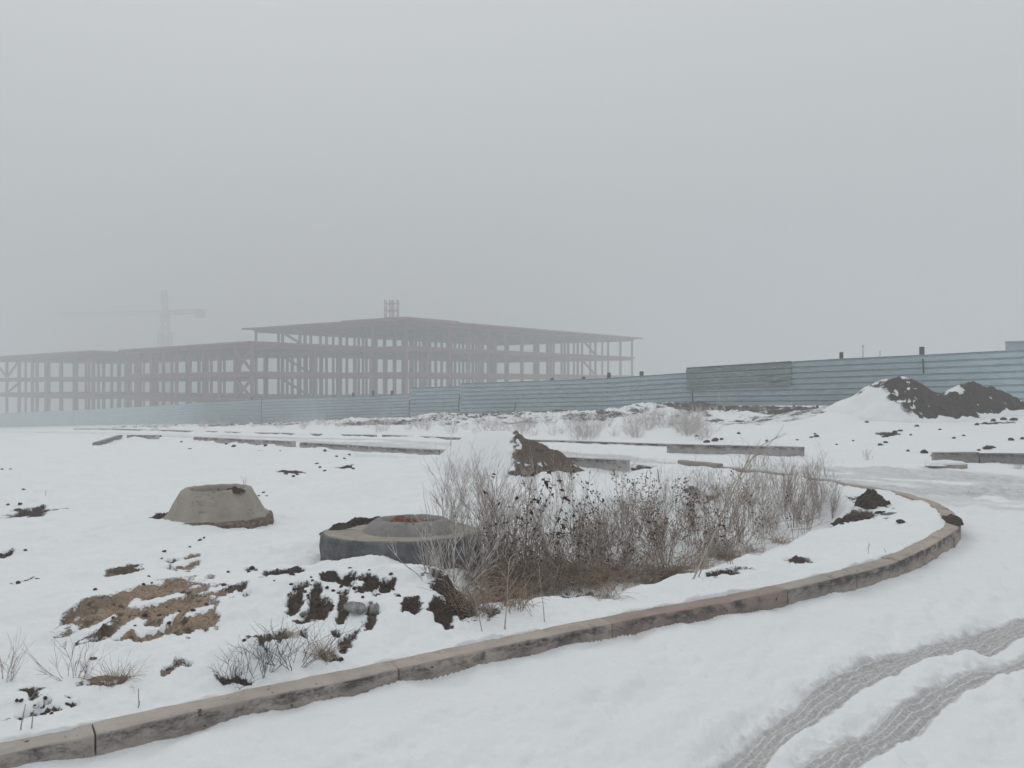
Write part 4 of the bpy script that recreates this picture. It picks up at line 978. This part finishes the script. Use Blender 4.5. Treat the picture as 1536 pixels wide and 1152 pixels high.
for i in range(3):
    rr = random.Random(560 + i); T = Tubes()
    for _ in range(260):
        a = rr.uniform(0, 6.28); q = rr.uniform(.0, 1.1); d = vn_((math.cos(a) * q + .25, math.sin(a) * q, 1)); p = (rr.gauss(0, .13), rr.gauss(0, .11), -.05); L = rr.uniform(.22, .60); n = 7
        for k in range(n):
            d = vn_((d[0] + rr.gauss(0, .12) + math.cos(a) * .10, d[1] + rr.gauss(0, .12) + math.sin(a) * .10, d[2] - .20 * rr.random() - .06 * k * q)); e = vadd(p, d, L / n); T.add(p, e, .003 * (1 - k / n * .5), .003 * (1 - (k + 1) / n * .6)); p = e
    me = T.mesh('blades'); me.materials.append(STRAW if i != 1 else FROSTB); protoG.append([('blades', me)])
protoD = []   # dense tangled brush
for i in range(4):
    T, tips = bush(700 + i, .42, 16, .0034, 2, 1.0, (5, 4), .22, .9, .0)
    rr = random.Random(i); me = T.mesh('stems'); me.materials.append(FROSTB); ml = leaves_mesh('leaves', [t for t in tips if rr.random() < .25], rr, .011); ml.materials.append(LEAF); protoD.append([('stems', me), ('leaves', ml)])
protoE = []   # distant shrubs
for i in range(4):
    T, tips = bush(900 + i, .75, 13, .0065, 2, .9, (5, 4), .16, .7, .04, .10); me = T.mesh('stems'); me.materials.append(FARTW); protoE.append([('stems', me)])
protoF = []   # bare coarse frosty shoots
for i in range(3):
    T, tips = bush(1100 + i, .55, 14, .0055, 1, .9, (5,), .12, .6, .06); me = T.mesh('stems'); me.materials.append(FROST); protoF.append([('stems', me)])
def plant(proto, px, py, sc_, label, name='weed_bush', cat='bush', group=None, fn=None, lean=0, at=None, drop=0.0):
    c = march(px, py, fn or macro) if at is None else at
    z = gz(c[0], c[1]) - drop
    t = thing(name, label, cat, (c[0], c[1], z), random.uniform(0, 6.28), group)
    sx = sc_ * random.uniform(.9, 1.1)
    t.scale = (sx, sx, sc_); t.rotation_euler = (random.uniform(-.08, .08), lean + random.uniform(-.08, .08), t.rotation_euler.z if not lean else 0)
    for nm, me in proto:
        o = bpy.data.objects.new(nm, me); COL.objects.link(o); o.parent = t
    return t
GA = 'frosted weed bushes in the thicket'; GB = 'dark leaved weed stalks in the thicket'; GC = 'straw clumps in the thicket'; GD = 'tangled brush in the thicket'
def zone(px): return ', left third' if px < 830 else ', middle third' if px < 1050 else ', right third'
LA = 'frosted fine twigged weed bush growing inside the thicket'; LB = 'weed stalks with dark withered leaves in the thicket'; LC = 'brown arching straw clump low in the thicket'; LD = 'low tangled brown brush in the thicket'
for k, (px, py, s_) in enumerate([(700, 850, .98), (735, 845, .95), (665, 820, .85), (760, 855, .9), (720, 800, .8), (790, 850, .8), (1110, 815, .85), (1150, 800, .9), (1190, 790, .9), (1225, 775, .85), (1130, 780, .9), (1180, 765, .85), (1230, 760, .75), (1090, 790, .85), (1060, 770, .8), (900, 830, .8), (1250, 775, .6), (820, 820, .9), (1210, 800, .7)]):
    lab = {0: 'tallest frosted bush at the left end of the thicket', 2: 'frosted bush growing right behind the round well cover', 16: 'thin bush at the right end of the thicket by the earth lump'}.get(k, LA)
    plant(protoA[k % 5], px, py, s_, lab + zone(px) if lab == LA else lab, group=GA + zone(px))
for k, (px, py, s_) in enumerate([(780, 870, 1.42), (800, 840, 1.0), (870, 850, .95), (905, 830, 1.0), (925, 815, 1.0), (960, 800, .95), (985, 830, .85), (1030, 820, .9), (1010, 790, .9), (860, 810, 1.0), (940, 780, .75), (1060, 850, .75), (1100, 850, .7), (1130, 790, .8), (1190, 815, .7), (830, 880, .8), (880, 880, .75), (1000, 850, .8), (1150, 830, .6), (1095, 770, .7), (750, 880, .8), (960, 870, .6), (1035, 775, .8)]):
    plant(protoB[k % 5], px, py, s_, {0: 'tall dark leaved stalks rising in front of the small dirt heap'}.get(k, LB + zone(px)), 'weed_stalk', 'weed', GB + zone(px))
for k, (px, py, s_) in enumerate([(700, 870, .9), (740, 890, 1.0), (780, 890, 1.0), (820, 885, 1.0), (760, 860, 1.0), (800, 865, 1.0), (850, 880, .8), (890, 880, .8), (930, 860, .8), (970, 855, .8), (1010, 865, .8), (1050, 850, .8), (1090, 840, .7), (830, 860, .9), (870, 860, .9), (690, 920, .7), (720, 925, .7), (770, 915, .8), (1130, 830, .7), (1170, 820, .6), (910, 895, .6)]):
    plant(protoC[k % 4], px, py, s_, LC + zone(px), 'straw_clump', 'dry grass', GC + zone(px))
for k, (px, py, s_) in enumerate([(780, 870, 1.3), (830, 860, 1.3), (880, 850, 1.3), (930, 850, 1.3), (975, 840, 1.3), (1020, 840, 1.2), (1060, 820, 1.2), (1100, 820, 1.1), (900, 870, 1.0), (850, 890, 1.0), (950, 870, 1.0), (1000, 815, 1.3), (1040, 800, 1.2), (960, 810, 1.2), (1140, 810, 1.0), (740, 870, 1.2), (1080, 845, .9), (1120, 770, 1.1), (1080, 750, .9), (1160, 790, 1.0), (870, 820, 1.2), (920, 880, .9), (810, 900, .9), (1210, 785, .8)]):
    plant(protoD[k % 4], px, py, s_ * (.92 if k % 2 else .75), LD + zone(px), 'brush_bush', 'bush', GD + zone(px))
for k, (px, py, s_) in enumerate([(840, 856, .62), (900, 858, .6), (940, 852, .6), (1000, 845, .6), (1065, 835, .62), (955, 815, .6), (820, 868, .62), (890, 845, .55), (870, 835, .7), (985, 820, .7), (1040, 805, .7), (920, 835, .7)]):
    plant(protoA[(1, 3)[k % 2]], px, py, s_, 'brown fine twigged weed bush packed inside the thicket' + zone(px), group='brown weed bushes in the thicket' + zone(px))
for k, (px, py, s_, lab) in enumerate([(735, 862, 1.0, 'big matted straw clump at the left end of the thicket'), (790, 880, 1.0, 'big brown straw clump drooping over the ledge behind the straight pale stalk'), (850, 872, .9, 'matted straw clump right of the drooping one'),
        (700, 900, .7, 'straw hanging over the dark hollow left of the thicket'), (925, 868, .75, 'matted straw clump low in the middle of the thicket'), (1010, 858, .65, 'matted straw clump behind the foot of the thick leaning stem'), (880, 880, .7, 'matted straw clump close to the ledge in the middle of the thicket'), (970, 872, .55, 'small matted straw clump between the dark hollows'), (1090, 842, .5, 'small matted straw clump right of the thick leaning stem')]):
    plant(protoG[k % 3], px, py, s_, lab, 'straw_clump', 'dry grass', GC)
plant(protoF[0], 680, 868, 1.0, 'coarse pale frosted shoots in front of the well cover', group=GA)
plant(protoF[1], 715, 870, 1.0, 'coarse frosted shoots spreading low at the thicket\'s left corner', group=GA)
plant(protoF[2], 650, 868, .6, 'small frosted shoots touching the well cover\'s front', group=GA)
plant(protoF[1], 748, 862, .9, 'pale low shoots between the two frosted bushes left of the dark leaved stalks', group=GA)
# pale single stalks
def stalk(px, py, h, lean, label, forks=3, r=.007, mat=PALE, seed=0):
    rr = random.Random(seed + int(px)); T = Tubes(); tips = []
    c = G(px, py); z = gz(c[0], c[1]); p = (0, 0, -.05); d = vn_((lean, 0, 1)); n = 12
    for k in range(n):
        d = vn_((d[0] + rr.gauss(0, .03), d[1] + rr.gauss(0, .03), d[2])); q = vadd(p, d, h / n); T.add(p, q, r * (1 - k / n * .5), r * (1 - (k + 1) / n * .5)); p = q
        if k > n * .45 and forks > 0 and rr.random() < .5 + .1 * forks:
            grow(T, rr, q, vn_((rr.choice((-1, 1)) * .6 + lean, rr.gauss(0, .3), 1)), h * .22, r * .45, 1 if forks > 3 else 0, tips, .04, .1, .04, (3,))
    me = T.mesh('stems'); t = thing('weed_stalk', label, 'weed', (c[0], c[1], z)); link('stems', me, mat, t); return t
stalk(818, 935, .42, -.04, 'straight pale stalk rising from the snow ledge before the thicket', 2, .004)
stalk(757, 945, .48, .05, 'pale branched stalk at the snow ledge left of the straight one', 5, .0055)
stalk(725, 950, .30, -.1, 'bent pale stalk in front of the dark hollow', 1, .004)
stalk(1035, 872, 1.15, .45, 'thick pale leaning stem crossing the thicket\'s right half', 8, .009)
stalk(1045, 868, .9, .28, 'second pale leaning stem beside the thick one', 7, .007)
stalk(365, 750, .30, 0, 'small bare twig sprouting behind the concrete cone', 6, .004, BLACKT)
stalk(212, 1062, .13, -.15, 'short dark straw sticking out behind the kerb', 0, .003, BLACKT)
stalk(205, 1064, .08, .15, 'stubby dark straw next to the short one', 0, .003, BLACKT)
stalk(68, 748, .12, .1, 'tiny lone stem on the empty left snowfield', 1, .003, BLACKT)
stalk(30, 1100, .16, .05, 'tan stem by the earth patch in the lower left corner', 0, .004, PALE)
stalk(48, 1096, .13, .0, 'second tan stem by the lower left earth patch', 0, .004, PALE)
stalk(1303, 830, .14, 0, 'tiny dark stem on the snow inside the kerb bend', 1, .0025, BLACKT)
stalk(1330, 826, .10, 0, 'tinier stem right of the other inside the bend', 0, .0025, BLACKT)
stalk(988, 728, .30, .05, 'dark spiky seed stalk behind the thicket', 0, .012, LEAF); stalk(968, 726, .28, 0, 'slimmer dark seed stalk left of the spiky one', 0, .009, LEAF)
for px, py, s_, lab in [(110, 1022, .35, 'pale thin weed left of the straw tuft'), (5, 1025, .35, 'thin weed cut by the left edge above the kerb')]:
    plant(protoF[0], px, py, s_, lab)
plant(protoC[1], 165, 1026, .45, 'tan flattened straw tuft above the lower left kerb', 'straw_clump', 'dry grass'); plant(protoC[3], 185, 1024, .4, 'tan straw tuft touching the flattened one', 'straw_clump', 'dry grass')
plant(protoC[1], 480, 982, .5, 'brown grass tuft on the earth hump near the kerb', 'straw_clump', 'dry grass'); plant(protoC[3], 436, 965, .25, 'little brown grass tuft above the dark twiggy shrub', 'straw_clump', 'dry grass')
# low dark twiggy shrub by the kerb
for px, py, s_, lab in [(352, 1020, .45, 'low dark twiggy shrub at its left end by the kerb'), (398, 1008, .55, 'low dark twiggy shrub sprawling beside the kerb'), (438, 998, .55, 'right hand dark twiggy shrub below the grass tuft')]:
    T, tips = bush(int(px), .42, 15, .0036, 1, .9, (6,), .2, .8, .02); me = T.mesh('stems'); me.materials.append(BLACKT)
    plant([('stems', me)], px, py, s_ * 1.0, lab, 'twiggy_shrub', 'shrub', 'dark twiggy shrubs by the kerb')
plant(protoF[2], 1303, 688, .45, 'small dry sprig on the snow past the far road', 'dry_sprig', 'plant', fn=base1)
plant(protoF[1], 1136, 700, .9, 'bare frosted sapling standing before the far road', 'dry_sprig', 'plant', fn=base1)
plant(protoD[0], 1527, 704, .45, 'flattened black weed near the right edge', 'dry_sprig', 'plant', fn=base1)
plant(protoF[0], 925, 712, .6, 'frosted shoots beside the exposed kerb stone end', 'dry_sprig', 'plant', fn=base1)
for k, (px, py, s_) in enumerate([(690, 735, .6), (720, 740, .65), (800, 745, .6), (850, 760, .6), (1000, 745, .55), (1050, 740, .5), (1180, 735, .5), (1140, 740, .5), (1220, 735, .5)]):
    plant(protoA[k % 5], px, py, s_, 'sparse frosted weeds along the back of the thicket', group='frosted weeds behind the thicket')
# verge shrubs past the far road
rr = random.Random(5)
def bz(px): return 'below the haziest far left fence' if px < 330 else 'below the low fence panels under the building' if px < 600 else 'left of the small dirt heap\'s peak' if px < 775 else 'behind the small dirt heap\'s bare right side' if px < 910 else 'just left of the weathered fence sheet'
for k in range(105):
    px = rr.uniform(560, 1060) if k < 85 else rr.uniform(80, 560); py = {0: rr.uniform(632, 662)}.get(0) if k < 85 else rr.uniform(637, 645)
    c = march(px, py, base1)
    s, v = sv(c[0], c[1])
    if v < 17 or v > 35: v = rr.uniform(18, 34); c = np.array([US[0] * s + UV_[0] * v, US[1] * s + UV_[1] * v, 0])
    plant(protoE[k % 4], 0, 0, rr.uniform(.35, .9) * (1 if k < 85 else 1.2), 'hoar frosted shrub on the bank ' + bz(px), 'frosted_shrub', 'shrub', 'frosted shrubs on the bank ' + bz(px), at=c, drop=.05)

# ---------------------------------------------------------------- the fog
m = MB(); m.prism([(-470, -470), (470, -470), (470, 470), (-470, 470)], -26, 44)
hz = link('haze', m.mesh('haze'), None); mh = bpy.data.materials.new('fog'); mh.use_nodes = True; nt = mh.node_tree; nt.nodes.clear()
o_ = N(nt, 'ShaderNodeOutputMaterial'); pv = N(nt, 'ShaderNodeVolumePrincipled'); pv.inputs['Density'].default_value = HAZE; pv.inputs['Color'].default_value = (.80, .82, .835, 1)
pv.inputs['Anisotropy'].default_value = .0
nt.links.new(pv.outputs[0], o_.inputs['Volume']); hz.data.materials.append(mh); tag(hz, 'even pale winter fog filling the air', None, None, 'stuff')
